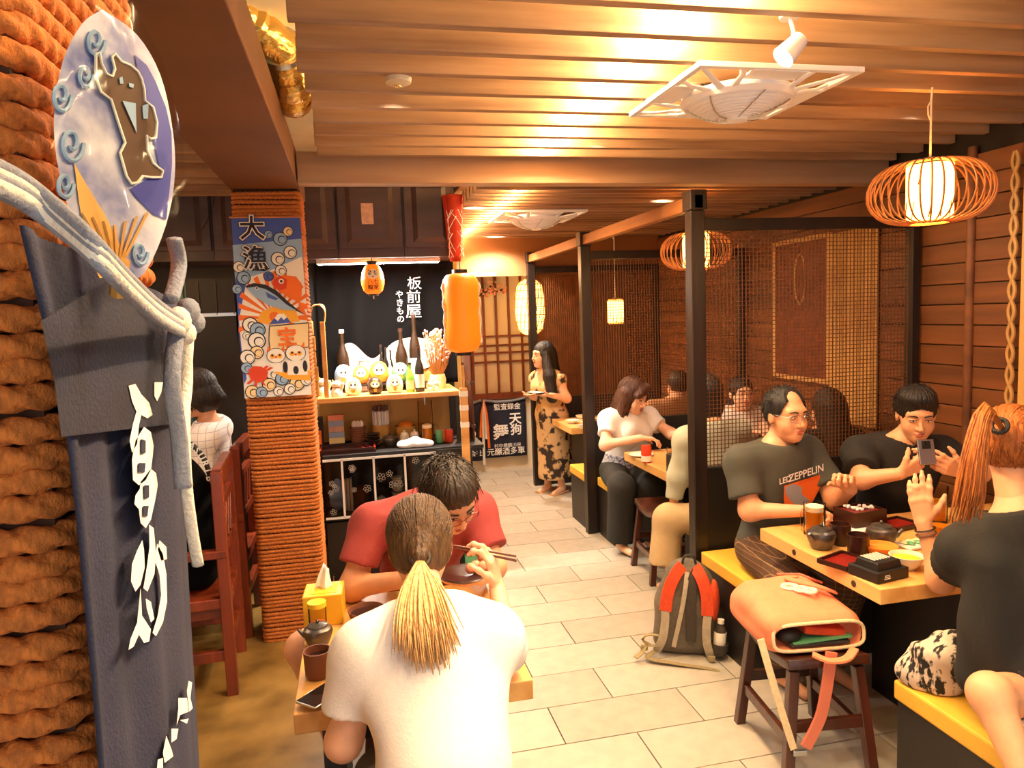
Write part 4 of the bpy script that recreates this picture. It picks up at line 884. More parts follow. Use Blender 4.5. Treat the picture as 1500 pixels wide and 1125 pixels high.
t = thing('standing_box', 'dark box with orange front at the far left of the bar', 'box', (on_bar(467, 5.15), 5.2, CZ)); MB().box((0, 0, .1), (.06, .06, .2)).build('body', 'black', t, smooth=0); MB().box((-.005, -.031, .06), (.045, .002, .1)).build('front', 'p_orange', t, smooth=0)
t = lathe_thing('wicker_cup', 'brown wicker cup holding white rolled cloths', 'basket', (on_bar(525, 5.12), 5.16, CZ), [('basket', ribbed([(.045, 0), (.05, .06), (.055, .12)], 16, .003), 'clay')])
for k in range(3): MB().ell((-.025 + k * .025, .0, .135), (.018, .02, .03), 10).build('cloth_roll', 'towel', t)
t = lathe_thing('straw_cup', 'cup crowded with paper wrapped chopsticks under the shelf', 'cup', (on_bar(559, 5.15), 5.2, CZ), [('cup', [(0, 0), (.05, 0), (.07, .12), (.066, .12), (.0, .1)], 'straw')])
for k in range(22): a = k * 2.4; r_ = .055 * math.sqrt(k / 22); o = MB().box((r_ * math.cos(a), r_ * math.sin(a), .16), (.014, .006, .12)).build('paper_sleeve', 'towel', t, smooth=0); MB().box((r_ * math.cos(a), r_ * math.sin(a), .235), (.01, .006, .04)).build('chopstick_end', 'clay', o, smooth=0)
t = thing('wicker_basket', 'low brown wicker basket between chopsticks and pitcher', 'basket', (on_bar(595, 5.15), 5.19, CZ)); MB().lathe(ribbed([(.05, 0), (.065, .05), (.07, .1), (.066, .1), (.05, .02), (0, .01)], 24, .003), 24).build('weave', 'straw', t); MB().ell((0, 0, .1), (.055, .055, .03), 14).build('contents', 'food_orange', t)
t = thing('saucer_stack', 'stack of small dark saucers on the bar', 'dishes', (on_bar(547, 5.0), 5.03, CZ))
for k in range(6): MB().lathe([(0, .002 + k * .014), (.03, .002 + k * .014), (.05, .014 + k * .014), (.048, .016 + k * .014), (0, .008 + k * .014)], 20).build('saucer', 'black' if k % 2 else 'tea_metal', t)
def teapot(x, y, z, label, s=1., rz=0, mat='tea_metal', handle=True):
    t = thing('teapot', label, 'teapot', (x, y, z), rz); r = .062 * s
    MB().lathe([(0, 0), (r * .62, 0), (r * .7, .006), (r * .86, r * .5), (r, r * .95), (r * .93, r * 1.2), (r * .66, r * 1.38), (0, r * 1.38)], 28).build('body', mat, t)
    lid = MB().lathe([(r * .7, r * 1.37), (r * .66, r * 1.46), (r * .3, r * 1.56), (0, r * 1.58)], 24).build('lid', mat, t); MB().ell((0, 0, r * 1.68), (r * .13, r * .13, r * .13), 10).build('knob', mat, lid)
    MB().tube([(-r * .85, 0, r * .8), (-r * 1.1, 0, r * 1.05), (-r * 1.28, 0, r * 1.28)], [r * .2, r * .13, r * .09], 10).build('spout', mat, t)
    if handle: MB().tube(dens([(r * .88, 0, r * 1.15), (r * 1.2, 0, r * 1.15), (r * 1.22, 0, r * .7), (r * .86, 0, r * .5)], 4), r * .08, 8).build('handle', mat, t)
    return t
teapot(on_bar(570), 4.97, CZ, 'small metal teapot on the bar beside the saucers', .8)
for k, px in enumerate((593, 608)): lathe_thing('lidded_jar', ['white lidded sugar jar nearer the bar teapot', 'white lidded sugar jar nearer the beer mug'][k], 'jar', (on_bar(px, 5.0), 5.04, CZ), [('pot', [(0, 0), (.03, 0), (.034, .03), (.03, .06), (0, .06)], 'd_white'), ('lid', [(0, .06), (.03, .06), (.02, .075), (.006, .078), (.008, .09), (0, .092)], 'd_white')])
f = wrinkle(U([el((-.06, 0, .02), (.06, .05, .035)), el((.04, 0, .022), (.08, .05, .036)), el((.0, .01, .035), (.07, .04, .03))], .02), .006, 60, 4)
t = thing('towel_pile', 'crumpled white towel lying on the bar counter edge', 'towel', (on_bar(607, 4.86), 4.86, CZ)); sdf_mesh('towel', [(cut(f, half((0, 0, .002), (0, 0, -1))), (-.15, -.09, -.01), (.15, .09, .1), .006)], 'towel', t)
glass('clear_glass', 'FAF6F0', .08, .1); M('beer', (226, 138, 30), .15, trans=.35); M('foam', (244, 232, 206), .8)
def mug(x, y, z, label, rz=0, h=.125, r=.04, fill=.75, handle=True, foam=True):
    t = thing('beer_mug' if handle else 'beer_glass', label, 'mug' if handle else 'glass', (x, y, z), rz)
    MB().lathe([(0, 0), (r, 0), (r * 1.02, h * .1), (r * 1.06, h), (r * .96, h), (r * .92, .012), (0, .012)], 24).build('glass', 'clear_glass', t)
    MB().lathe([(0, .013), (r * .9, .013), (r * .94, h * fill), (0, h * fill)], 24).build('beer', 'beer', t)
    if foam: MB().lathe([(0, h * fill), (r * .94, h * fill), (r * .95, h * fill + .02), (r * .5, h * fill + .026), (0, h * fill + .026)], 24).build('foam', 'foam', t)
    if handle: MB().tube(dens([(-r, 0, h * .86), (-r - .03, 0, h * .84), (-r - .036, 0, h * .5), (-r - .026, 0, h * .2), (-r, 0, h * .16)], 4), .007, 8).build('handle', 'clear_glass', t)
    return t
mug(on_bar(626, 4.99), 4.99, CZ, 'beer mug standing on the bar beside the towel', pi, .14)
t = lathe_thing('pitcher', 'tall clear pitcher behind the beer mug on the bar', 'pitcher', (on_bar(625, 5.1), 5.12, CZ), [('vessel', [(.05, 0), (.055, .1), (.05, .28), (.048, .28), (.05, .01), (0, .008)], 'clear_glass'), ('stopper', [(0, .25), (.012, .25), (.012, .305), (.03, .31), (.03, .318), (0, .318)], 'steel')])
for k, (px, c_) in enumerate(((644, 'd_green'), (651.5, 'p_orange'), (659, 'p_red'))): lathe_thing('drink_can', ['green drink can at the end of the bar', 'orange drink can at the end of the bar', 'red-orange drink can at the end of the bar'][k], 'can', (on_bar(px, 4.93), 4.95 + .045 * (k == 1), CZ), [('body', [(0, 0), (.022, 0), (.026, .006), (.026, .084), (.022, .09), (0, .09)], c_), ('lid', [(0, .0895), (.021, .0895), (.021, .092), (0, .091)], 'steel')])
# seen through the glass doors
def inside(px, Y=4.93): return float(ony(px, 720, Y)[0])
t = thing('paper_bag', 'crumpled pale plastic bag behind the cabinet glass', 'bag', (inside(491), 4.94, zb)); sdf_mesh('bag', [(wrinkle(U([el((0, 0, .07), (.045, .04, .07)), el((.02, 0, .15), (.02, .02, .07))], .04), .008, 50, 8), (-.08, -.08, -.02), (.08, .08, .25), .007)], 'd_blue', t)
t = thing('napkin_packs', 'upright white napkin packs behind the cabinet glass', 'napkins', (inside(510), 4.94, zb))
for k in range(3): MB().box((-.02 + k * .02, 0, .11), (.016, .06, .2 + .01 * k)).build('pack', 'd_white', t, smooth=0)
t = thing('bowl_stack', 'tall stack of white bowls behind the cabinet glass', 'bowls', (inside(582), 4.94, zb))
for k in range(6): MB().lathe([(0, k * .035), (.025, k * .035), (.04, .03 + k * .035), (.036, .03 + k * .035), (0, .012 + k * .035)], 20).build('bowl', 'd_white', t)
lathe_thing('clay_pot', 'reddish brown pot behind the cabinet glass', 'pot', (inside(528), 4.95, zb), [('pot', [(0, 0), (.05, 0), (.055, .1), (.05, .14), (.045, .14), (0, .02)], 'clay'), ('lid', [(0, .14), (.05, .14), (.02, .16), (0, .165)], 'clay')])
lathe_thing('teacup', 'upturned white cup behind the cabinet glass', 'cup', (inside(558), 4.94, zb), [('cup', [(.04, 0), (.042, .03), (.025, .07), (0, .072)], 'd_white'), ('foot_ring', [(.014, .07), (.014, .08), (.01, .08), (.01, .07)], 'd_white')])
# banded wooden paddle leaning at the bar end
q = ony(680, 600, 4.6); t = thing('wooden_paddle', 'tall wooden paddle with white bands and green foot at the bar end', 'paddle', (q[0], 4.6, 0)); MB().cyl((0, 0, 1.25), (0, 0, 1.4), .012, n=12).build('grip', 'pale_wood', t); MB().box((0, 0, .97), (.05, .03, .58)).build('blade', 'pale_wood', t, smooth=0, bevel=.006); MB().box((0, 0, .34), (.075, .035, .68)).build('green_foot', 'd_green', t, smooth=0, bevel=.006)
for z_ in (1.02, 1.13, 1.22): MB().box((0, 0, z_), (.053, .033, .035)).build('white_band', 'd_white', t, smooth=0)
# ------------------------------------------------------------------ aprons under the papered window and blossom branch
def cloth_front(nm, lb, x0, x1, z0_, z1_, mat):
    t = thing(nm, lb, 'apron', ((x0 + x1) / 2, 7.715, z0_))
    def f(u, v): return ((u - .5) * (x1 - x0), -.006 + .008 * math.sin(u * 12 + v) , (z1_ - z0_) * (1 - v) - (.03 * math.sin(pi * u) if v == 0 else 0))
    MB().sheet(f, 24, 8).build('cloth', mat, t, solid=.003); MB().tube([((u - .5) * (x1 - x0), -.02, (z1_ - z0_) - .03 * math.sin(pi * u)) for u in np.linspace(0, 1, 12)], .014, 8).build('waist_band', 'belt_grey', t)
    return t
xa = [float(ony(p, 640, 7.71)[0]) for p in (664, 709, 771)]
ta = cloth_front('apron', 'dark apron with large white characters under the papered window', xa[1], xa[2], .16, .80, 'indigo_dark'); w_ = lambda u0, v0: (lambda u, v, w: (u0 + u, -.022 - w, v0 + v))
for ch, u0, v0, s_ in (('天', .115, .41, .14), ('狗', .12, .29, .13), ('舞', -.05, .27, .18)): lettering(ch, s_, 'ink_white', w_(u0, v0), ta, bold=.02)
lettering('元醸酒多車', .085, 'ink_white', w_(0, .06), ta, bold=.01); lettering('村中橋鶴川谷', .05, 'ink_white', w_(.02, .125), ta, bold=.005); lettering('監査録金', .075, 'ink_white', w_(.03, .55), ta, bold=.005)
tb = cloth_front('apron', 'blue apron with a round crest beside the dark apron', xa[0], xa[1] - .02, .14, .80, 'indigo'); lettering('万', .15, 'ink_white', w_(-.07, .38), tb, bold=.02); lettering('会社', .07, 'ink_white', w_(.08, .08), tb)
MB().tube([(.045 + .035 * math.cos(a), -.024, .3 + .035 * math.sin(a)) for a in np.linspace(0, 2 * pi, 20, endpoint=False)], .009, 6, closed=True).build('crest', 'ink_white', tb)
t = thing('sash_cords', 'knotted white, orange and dark cords hanging between the two aprons', 'cords', (xa[1], 7.67, .1))
for dx, mt_, z1_ in ((-.05, 'black', .1), (-.03, 'p_orange', .3), (-.01, 'belt_white', .0), (.012, 'belt_white', .28), (.03, 'p_orange', .18)): MB().tube([(0, 0, .7), (dx, -.01, .55), (dx * 1.3, 0, .35 + z1_ * .3), (dx * 1.5, 0, z1_)], .014, 8).build('cord', mt_, t)
M('blossom', (240, 176, 160), .8); t = thing('blossom_branch', 'artificial cherry blossom branch in front of the papered window', 'branch', (1.05, 7.68, 1.62)); br = [(0, 0, 0), (.12, 0, .15), (.3, 0, .3), (.45, 0, .42)]; b2 = [(-.05, 0, .38), (.2, 0, .4), (.4, -.02, .33), (.55, 0, .36)]
MB().tube(dens(br), .012, 8).build('branch', 'stool_wood', t); MB().tube(dens(b2), .01, 8).build('branch', 'stool_wood', t); b = MB(); rs = random.Random(9)
for k in range(90): p = dens(b2 if k % 3 else br)[rs.randrange(4, 18)]; b.ell(p + np.array([rs.gauss(0, .035), rs.gauss(0, .02) - .02, rs.gauss(0, .035)]), (.014, .01, .014), 6)
b.build('blossoms', 'blossom', t, kind='stuff')
# ------------------------------------------------------------------ booth wall decoration
M('print_brown', (110, 52, 22), .6, noise=(14, .4)); M('pale_trim', (190, 146, 84), .6); t = thing('wall_poster', 'brown menu poster in a pale frame on the boarded wall behind the lattice', 'poster', (3.03, 4.5, 1.2)); MB().box((0, 0, .47), (.012, .6, .94)).build('print', 'print_brown', t, smooth=0)
for s in (-1, 1): MB().box((-.004, s * .31, .47), (.02, .03, .98)).build('frame', 'pale_trim', t, smooth=0); MB().box((-.004, 0, .47 + s * .475), (.02, .6, .03)).build('frame', 'pale_trim', t, smooth=0)
MB().tube([(-.01, .06 * math.cos(a), .68 + .17 * math.sin(a)) for a in np.linspace(0, 2 * pi, 20, endpoint=False)], .006, 6, closed=True).build('ring_motif', 'pale_trim', t)
t = thing('slatted_blind', 'pale vertical slatted blind on the boarded wall behind the lattice', 'blind', (3.025, 3.96, .95))
for k in range(11): MB().box((0, -.2 + k * .04, .6), (.012, .033, 1.2)).build('slat', 'pale_trim', t, smooth=0)
t = thing('braided_trim', 'braided pale cord trim running down the boarded wall', 'trim', (3.02, 2.84, 0)); 
for s in (0, pi): MB().tube([(-.006, .016 * math.sin(k * .7 + s), .9 + k * .022) for k in range(68)], .009, 6).build('braid_strand', 'pale_trim', t)
MB().box((.008, -.09, 1.65), (.016, .1, 1.5)).build('border', 'yellow_wall', t, smooth=0)
# ------------------------------------------------------------------ things on the table with the beer (top at .74)
TZ = .7405
def T(px, py): p = onz(px, py, TZ); return float(p[0]), float(p[1])
x, y = T(1193, 782); mug(x, y, TZ, 'beer mug in front of the man in the band shirt', .3, .135, .042)
x, y = T(1203, 803); teapot(x, y, TZ, 'dark metal pot closest to the beer mug', .92, pi * .1, handle=False)
x, y = T(1291, 800); teapot(x, y, TZ, 'dark metal pot beside the orange bowl', .95, pi * .8, handle=False)
for (px, py), lb in (((1231, 797), 'dark red cup standing behind the metal pots'), ((1257, 814), 'dark red cup beside the orange bowl')): x, y = T(px, py); lathe_thing('tea_cup', lb, 'cup', (x, y, TZ), [('cup', [(0, 0), (.033, 0), (.038, .008), (.041, .085), (.037, .085), (.034, .012), (0, .01)], 'lacquer_dark'), ('tea', [(0, .06), (.036, .06), (0, .062)], 'clay')])
x, y = T(1259, 769); t = thing('lacquer_box', 'square black and red lacquer box filled with white food', 'box', (x, y, TZ), .1); MB().box((0, 0, .004), (.17, .13, .008)).build('bottom', 'lacquer_dark', t, smooth=0)
for s in (-1, 1): MB().box((s * .081, 0, .04), (.008, .13, .075)).build('side', 'lacquer_dark', t, smooth=0); MB().box((0, s * .061, .04), (.154, .008, .075)).build('side', 'lacquer_dark', t, smooth=0)
MB().box((0, 0, .045), (.15, .11, .05)).build('lining', 'lacquer_red', t, smooth=0); b = MB(); rs = random.Random(2)
for k in range(26): b.ell((rs.gauss(0, .025), rs.gauss(0, .018), .074 + rs.random() * .008), (.01, .007, .006), 6)
b.build('white_food', 'towel', t, kind='stuff')
def red_plate(px, py, lb, rz, w=.15, d=.12):
    x, y = T(px, py); t = thing('lacquer_plate', lb, 'plate', (x, y, TZ), rz); MB().box((0, 0, .006), (w, d, .01)).build('base', 'lacquer_red', t, smooth=0, bevel=.003)
    for s in (-1, 1): MB().box((s * w / 2, 0, .013), (.008, d, .016)).build('rim', 'lacquer_dark', t, smooth=0); MB().box((0, s * d / 2, .013), (w, .008, .016)).build('rim', 'lacquer_dark', t, smooth=0)
    return t
red_plate(1314, 771, 'red lacquer plate beside the lacquer box', .2); red_plate(1237, 826, 'red lacquer plate beside the black slotted box', .35)
def bowl(x, y, lb, r, h, mat, food, foodm, z=TZ):
    t = lathe_thing('bowl', lb, 'bowl', (x, y, z), [('bowl', [(0, 0), (r * .5, 0), (r * .55, .006), (r * .9, h * .6), (r, h), (r * .95, h), (r * .82, h * .55), (0, .01)], mat)]); b = MB(); rs = random.Random(int(x * 100))
    MB().lathe([(0, h * .8), (r * .5, h * .82), (r * .88, h * .72), (0, h * .6)], 24).build(food, foodm, t); return t
x, y = T(1290, 815); bowl(x, y, 'orange bowl of sauce in front of the pots', .062, .045, 'food_orange', 'sauce', 'food_orange')
x, y = T(1328, 832); bowl(x, y, 'white bowl of yellow food beside the black slotted box', .06, .05, 'd_white', 'yellow_food', 'food_yellow')
x, y = T(1286, 843); t = thing('slotted_box', 'black slotted box with small white markings at the table corner', 'box', (x, y, TZ), .18)
MB().box((0, 0, .02), (.15, .13, .04)).build('base', 'black', t, smooth=0, bevel=.004); MB().box((0, .0, .052), (.12, .1, .028), taper=.9).build('upper_tier', 'black', t, smooth=0, bevel=.004)
for k in range(6): MB().box((-.035 + k * .014, .012, .067), (.006, .06, .002)).build('slot', 'd_white', t, smooth=0)
for k in range(3): MB().box((-.03, -.0655, .014 + k * .006), (.03 - k * .004, .001, .0025)).build('marking', 'd_white', t, smooth=0)
x, y = T(1262, 777); t = thing('napkin', 'folded white napkin between the lacquer box and pots', 'napkin', (x, y, TZ), -.3); MB().box((0, 0, .004), (.14, .06, .007)).build('fold', 'towel', t, smooth=0, bevel=.002); MB().box((.01, .005, .009), (.12, .05, .005)).build('fold', 'towel', t, smooth=0, bevel=.002)
x, y = T(1339, 800); t = thing('patterned_dish', 'pale oblong dish with green patterned food packets', 'dish', (x, y, TZ), .1); MB().box((0, 0, .007), (.13, .09, .012)).build('dish', 'd_white', t, smooth=0, bevel=.005)
for k in range(6): MB().ell((-.045 + k * .018, .01 * (-1) ** k, .018), (.012, .02, .008), 8).build('packet', 'd_green' if k % 2 else 'label_cream', t)
x, y = T(1371, 764); mug(x, y, TZ, 'tall ribbed glass of beer beyond the raised hand', 0, .16, .043, .6, False, False); x, y = T(1376, 800); mug(x, y, TZ, 'half full beer glass closer to the woman in black', 0, .12, .043, .7, False, False)
x, y = T(1392, 815); bowl(x, y, 'small bowl of red food beside the beer glasses', .055, .03, 'lacquer_red', 'red_food', 'lacquer_red')
x, y = T(1405, 778); bowl(x, y, 'small white saucer beside the tall beer glass', .04, .02, 'd_white', 'dressing', 'd_white')
# ------------------------------------------------------------------ things on the couple's table
x0, y0 = T(444, 921); t = thing('tissue_box', 'yellow tissue box with a tissue pulled up', 'tissue box', (x0 + .068, y0 + .065, TZ), -.05); M('box_yellow', (226, 176, 40), .4); MB().box((0, 0, .05), (.125, .125, .1)).build('box', 'box_yellow', t, smooth=0, bevel=.003); MB().box((0, 0, .1005), (.085, .085, .002)).build('lid_panel', 'food_yellow', t, smooth=0)
def tis(u, v): return ((u - .5) * .06 * (1 - .75 * v) + .012 * v * v, .01 * math.sin(u * 8) * (1 - v * .5), .1 + v * .085 - .02 * u * v)
MB().sheet(tis, 10, 8).build('tissue', 'towel', t, solid=.002)
x, y = T(466, 932); t = lathe_thing('condiment_jar', 'clear jar with yellow lid and orange contents by the tissue box', 'jar', (x, y + .03, TZ), [('jar', [(0, 0), (.027, 0), (.028, .085), (.025, .085), (.024, .004), (0, .004)], 'clear_glass'), ('contents', [(0, .006), (.02, .006), (.02, .035), (0, .035)], 'p_orange'), ('lid', [(0, .085), (.029, .085), (.029, .1), (0, .1)], 'food_yellow')])
x, y = T(467, 945); teapot(x, y, TZ, 'dark metal pot beside the tissue box', .72, 0, handle=False)
x, y = T(467, 990); lathe_thing('tea_cup', 'reddish brown tea cup in front of the dark pot by the phone', 'cup', (x, y, TZ), [('cup', [(0, 0), (.03, 0), (.036, .008), (.038, .075), (.034, .075), (.03, .012), (0, .01)], 'clay'), ('tea', [(0, .055), (.033, .055), (0, .057)], 'lacquer_dark')])
lathe_thing('tumbler', 'clear tumbler standing behind the tissue box', 'glass', (-.137, 2.53, TZ), [('glass', [(0, 0), (.025, 0), (.03, .1), (.028, .1), (.023, .006), (0, .006)], 'clear_glass'), ('water', [(0, .007), (.0225, .007), (.026, .06), (0, .06)], 'clear_glass')])
x, y = T(533, 905); bowl(x + .01, y - .05, 'brown bowl at the elbow of the red shirted man', .06, .05, 'clay', 'soup', 'lacquer_dark')
x, y = T(472, 1026); lathe_thing('saucer', 'white saucer lying under the phone', 'saucer', (x, y, TZ), [('dish', [(0, 0), (.03, 0), (.05, .01), (.048, .012), (0, .004)], 'd_white'), ('foot', [(.02, 0), (.022, .001), (0, .001)], 'd_white')])
t = thing('phone', 'dark phone lying on the white saucer', 'phone', (x + .012, y + .01, TZ + .0155), -.75); MB().box((0, 0, 0), (.072, .15, .0075)).build('body', 'steel', t, smooth=0, bevel=.003); MB().box((0, 0, .0042), (.067, .144, .001)).build('screen', 'pane', t, smooth=0)
# ------------------------------------------------------------------ things on the other booth tables
x, y = T(947, 677); t = lathe_thing('drink_can', 'red and white drink can on the table of the woman in white', 'can', (x, y, TZ), [('body', [(0, 0), (.028, 0), (.033, .008), (.033, .1), (.028, .115), (0, .115)], 'p_red'), ('lid', [(0, .114), (.027, .114), (.027, .118), (0, .116)], 'steel'), ('white_band', [(.0335, .008), (.0337, .03), (.0335, .045)], 'd_white')]); 
x, y = 1.825, 3.985; t = thing('napkin_holder', 'steel napkin holder with a round badge beside the drink can', 'napkin holder', (x, y, TZ), .2); MB().box((0, 0, .055), (.05, .07, .11)).build('body', 'steel', t, smooth=0, bevel=.004); MB().cyl((0, -.036, .08), (0, -.039, .08), .022, n=18).build('badge', 'tea_metal', t)
x, y = T(975, 676); mug(x + .06, y, TZ, 'dark tea mug behind the napkin holder', pi, .09, .045, .6, True, False); x, y = T(990, 672); lathe_thing('iced_tea', 'tall glass of dark drink beside the chopsticks', 'glass', (x + .09, y, TZ), [('glass', [(0, 0), (.035, 0), (.042, .13), (.04, .13), (.034, .006), (0, .006)], 'clear_glass'), ('drink', [(0, .007), (.033, .007), (.038, .1), (0, .1)], 'clay')])
x, y = T(940, 668); lathe_thing('saucer', 'white plate at the elbow of the woman in white', 'plate', (x, y + .01, TZ), [('dish', [(0, 0), (.05, 0), (.08, .012), (.078, .014), (0, .004)], 'd_white'), ('foot', [(.03, 0), (.032, .001), (0, .001)], 'd_white')])
for k, (px, py, r_, lb) in enumerate(((838, 620, .06, 'white dish of food nearest the table corner by the waitress'), (852, 613, .055, 'white dish of food further along the waitress table'), (848, 628, .05, 'white dish with dark food on the waitress table'), (858, 622, .045, 'small white bowl on the waitress table'))): x, y = T(px, py); bowl(min(max(x, 1.84), 2.9), y, lb, r_, .03, 'd_white', 'food', ['label_cream', 'food_orange', 'clay', 'd_white'][k])
for k, dx in enumerate((.0, .12)): x, y = T(846, 612); lathe_thing('water_glass', ['clear water glass behind the dishes near the aisle', 'clear water glass deeper on the waitress table'][k], 'glass', (x + .12 + dx, y + .06, TZ), [('glass', [(0, 0), (.03, 0), (.036, .1), (.034, .1), (.028, .005), (0, .005)], 'clear_glass'), ('water', [(0, .006), (.027, .006), (.03, .06), (0, .06)], 'clear_glass')])
# ------------------------------------------------------------------ people
M('skin', (226, 164, 122), .5, sss=.12, noise=(30, .06)); M('skin_pale', (236, 184, 148), .5, sss=.12, noise=(30, .05)); M('lip', (196, 96, 80), .45); M('eye_white', (226, 216, 206), .3); M('iris', (26, 16, 12), .2)
def hairmat(n_, c, c2, st=(40, 40, 3)): M(n_, c, .52, noise=(3.2, .4), col2=c2, bump=(5, .5), stretch=st)
hairmat('hair_black', (34, 24, 18), (14, 10, 8)); hairmat('hair_dark', (58, 40, 22), (28, 18, 10)); hairmat('hair_brown', (96, 54, 28), (52, 26, 14)); hairmat('hair_ash', (104, 74, 42), (62, 42, 24)); hairmat('hair_blond', (238, 196, 132), (196, 144, 84)); hairmat('hair_orange', (196, 112, 42), (132, 66, 22))
for n_, c_ in (('tee_white', (240, 238, 232)), ('polo_red', (150, 56, 52)), ('tee_grey', (70, 70, 62)), ('tee_black', (26, 22, 20)), ('top_black', (22, 19, 16)), ('pants_black', (34, 32, 28)), ('shirt_sage', (190, 190, 166)), ('skirt_beige', (196, 166, 120)), ('shorts_grey', (88, 84, 84)), ('shirt_tan', (176, 120, 74)), ('leather', (196, 140, 96)), ('shoe_dark', (40, 32, 28))): M(n_, c_, .85, noise=(60, .04), bump=(160, .1))
def nrm(v): v = np.array(v, float); return v / np.linalg.norm(v)
def head_sdf(q):
    mir = np.abs(q[:, :1]); q = np.concatenate([mir, q[:, 1:]], 1)
    d = U([el((0, -.018, .03), (.076, .094, .092)), el((0, .02, -.03), (.063, .07, .086)), el((0, .034, -.076), (.045, .048, .04)), el((0, .062, -.098), (.022, .02, .017)), el((.038, .05, -.04), (.026, .026, .028)), el((0, .068, .026), (.05, .02, .014))], .028)(q)
    e = el((.031, .101, .001), (.019, .014, .0105))(q); k = .012; d = -smin(-d, e, k)
    d = smin(d, el((.031, .0775, .001), (.0165, .0115, .0105))(q), .004)
    d = smin(d, rc((0, .086, .006), (0, .108, -.034), .006, .0105)(q), .012); d = smin(d, el((.0125, .095, -.038), (.008, .01, .007))(q), .007)
    d = smin(d, el((0, .0875, -.062), (.022, .01, .0055))(q), .005); d = smin(d, el((0, .086, -.072), (.018, .01, .0065))(q), .005)
    return smin(d, el((.078, -.012, -.008), (.008, .02, .031))(q), .008)
class Person:
    def __init__(s, label, pel, nk, f, hc, hf, hu=(0, 0, 1), sw=.35, drop=.06, arms=None, hands=None, legs=None, hs=1., fem=False, h=(.010, .004, .0034), skin='skin', bulk=1., group=None):
        s.o = np.array((pel[0], pel[1], 0.)); L = lambda p: np.array(p, float) - s.o
        s.t = thing('person', label, 'person', arrV(s.o), 0, group); s.pel, s.nk, s.hc = L(pel), L(nk), L(hc); s.hs, s.fem, s.h, s.skin, s.bulk = hs, fem, h, skin, bulk
        s.u = nrm(s.nk - s.pel); s.L = np.linalg.norm(s.nk - s.pel); s.r = nrm(np.cross(nrm(f), s.u)); s.f = np.cross(s.u, s.r); s.R = np.stack([s.r, s.f, s.u], 1)
        hf = nrm(hf); hr = nrm(np.cross(hf, np.array(hu, float))); s.hR = np.stack([hr, hf, np.cross(hr, hf)], 1)
        s.sh = {'R': s.nk - s.u * drop + s.r * sw / 2, 'L': s.nk - s.u * drop - s.r * sw / 2}; s.hip = {'R': s.pel - s.u * .02 + s.r * .09, 'L': s.pel - s.u * .02 - s.r * .09}
        s.el, s.wr, s.kn, s.an = {}, {}, {}, {}
        for k, (a, b) in (arms or {}).items(): s.el[k], s.wr[k] = L(a), L(b)
        for k, (a, b) in (legs or {}).items(): s.kn[k], s.an[k] = L(a), L(b)
        s.hands = hands or {}; s.am = .88 if fem else 1.; s._body()
    def torso(s, i=0.):
        p, u, r, f, R, L, b = s.pel, s.u, s.r, s.f, s.R, s.L, s.bulk
        fs = [el(p + u * .01, ((.16 + i) * b, (.115 + i) * b, .11 + i), R), el(p + u * .36 * L + f * .005, ((.135 + i) * b, (.1 + i) * b, .17 + i), R), el(p + u * .7 * L + f * .012, ((.155 + i) * b, (.105 + i) * b, .17 + i), R), rc(s.sh['L'], s.sh['R'], .052 + i, .052 + i), rc(s.nk - u * .02, s.sh['L'], .05 + i, .05 + i), rc(s.nk - u * .02, s.sh['R'], .05 + i, .05 + i)]
        if s.fem: fs += [el(p + u * .66 * L + f * .09 + r * .065 * q, (.062 + i, .055 + i, .062 + i), R) for q in (-1, 1)]
        return fs
    def hl(s, f): return lambda p: f(((p - s.hc.astype(np.float32)) @ s.hR.astype(np.float32)) / s.hs) * s.hs
    def hw(s, q): return s.hc + s.hR @ np.array(q, float) * s.hs
    def hand_prims(s, k):
        H = s.hands.get(k, {}); w = s.wr[k]; d = nrm(H.get('d', w - s.el[k])); n = np.array(H.get('n', (0, 0, -1)), float); n = nrm(n - d * (n @ d)); t = np.cross(d, n) * (1 if k == 'R' else -1); c = H.get('curl', .5); sc = (.93 if s.fem else 1.) * H.get('sc', 1.)
        pr = []; sp = (.030, .010, -.010, -.028); ln = ((.043, .026, .02), (.048, .03, .021), (.045, .028, .02), (.035, .021, .018)); cu = c if hasattr(c, '__len__') else [c] * 4
        for j in range(4):
            kn = w + (d * (.088 - .005 * abs(j - 1)) + t * sp[j]) * sc; pr.append(rc(w + t * sp[j] * .45 * sc, kn, .0155 * sc, .0115 * sc)); a = kn; th = cu[j] * .55
            for g in range(3):
                dd = d * math.cos(th) + n * math.sin(th) + t * (.07 * (1.2 - j) if g == 0 else 0); b = a + dd * ln[j][g] * sc; pr.append(rc(a, b, (.0092 - .001 * g) * sc, (.0084 - .001 * g) * sc)); a = b; th += cu[j] * .9
        ta = H.get('thumb', .5); a = w + (d * .022 + t * .024) * sc; 
        for g, (l_, r_) in enumerate(((.04, .014), (.032, .0105), (.024, .0092))):
            dd = nrm(d * .8 + t * (.75 - .4 * g * ta) + n * (.25 + .5 * ta * g)); b = a + dd * l_ * sc; pr.append(rc(a, b, r_ * sc, (r_ - .002) * sc)); a = b
        s.tip = a; return pr, w + d * .08 * sc
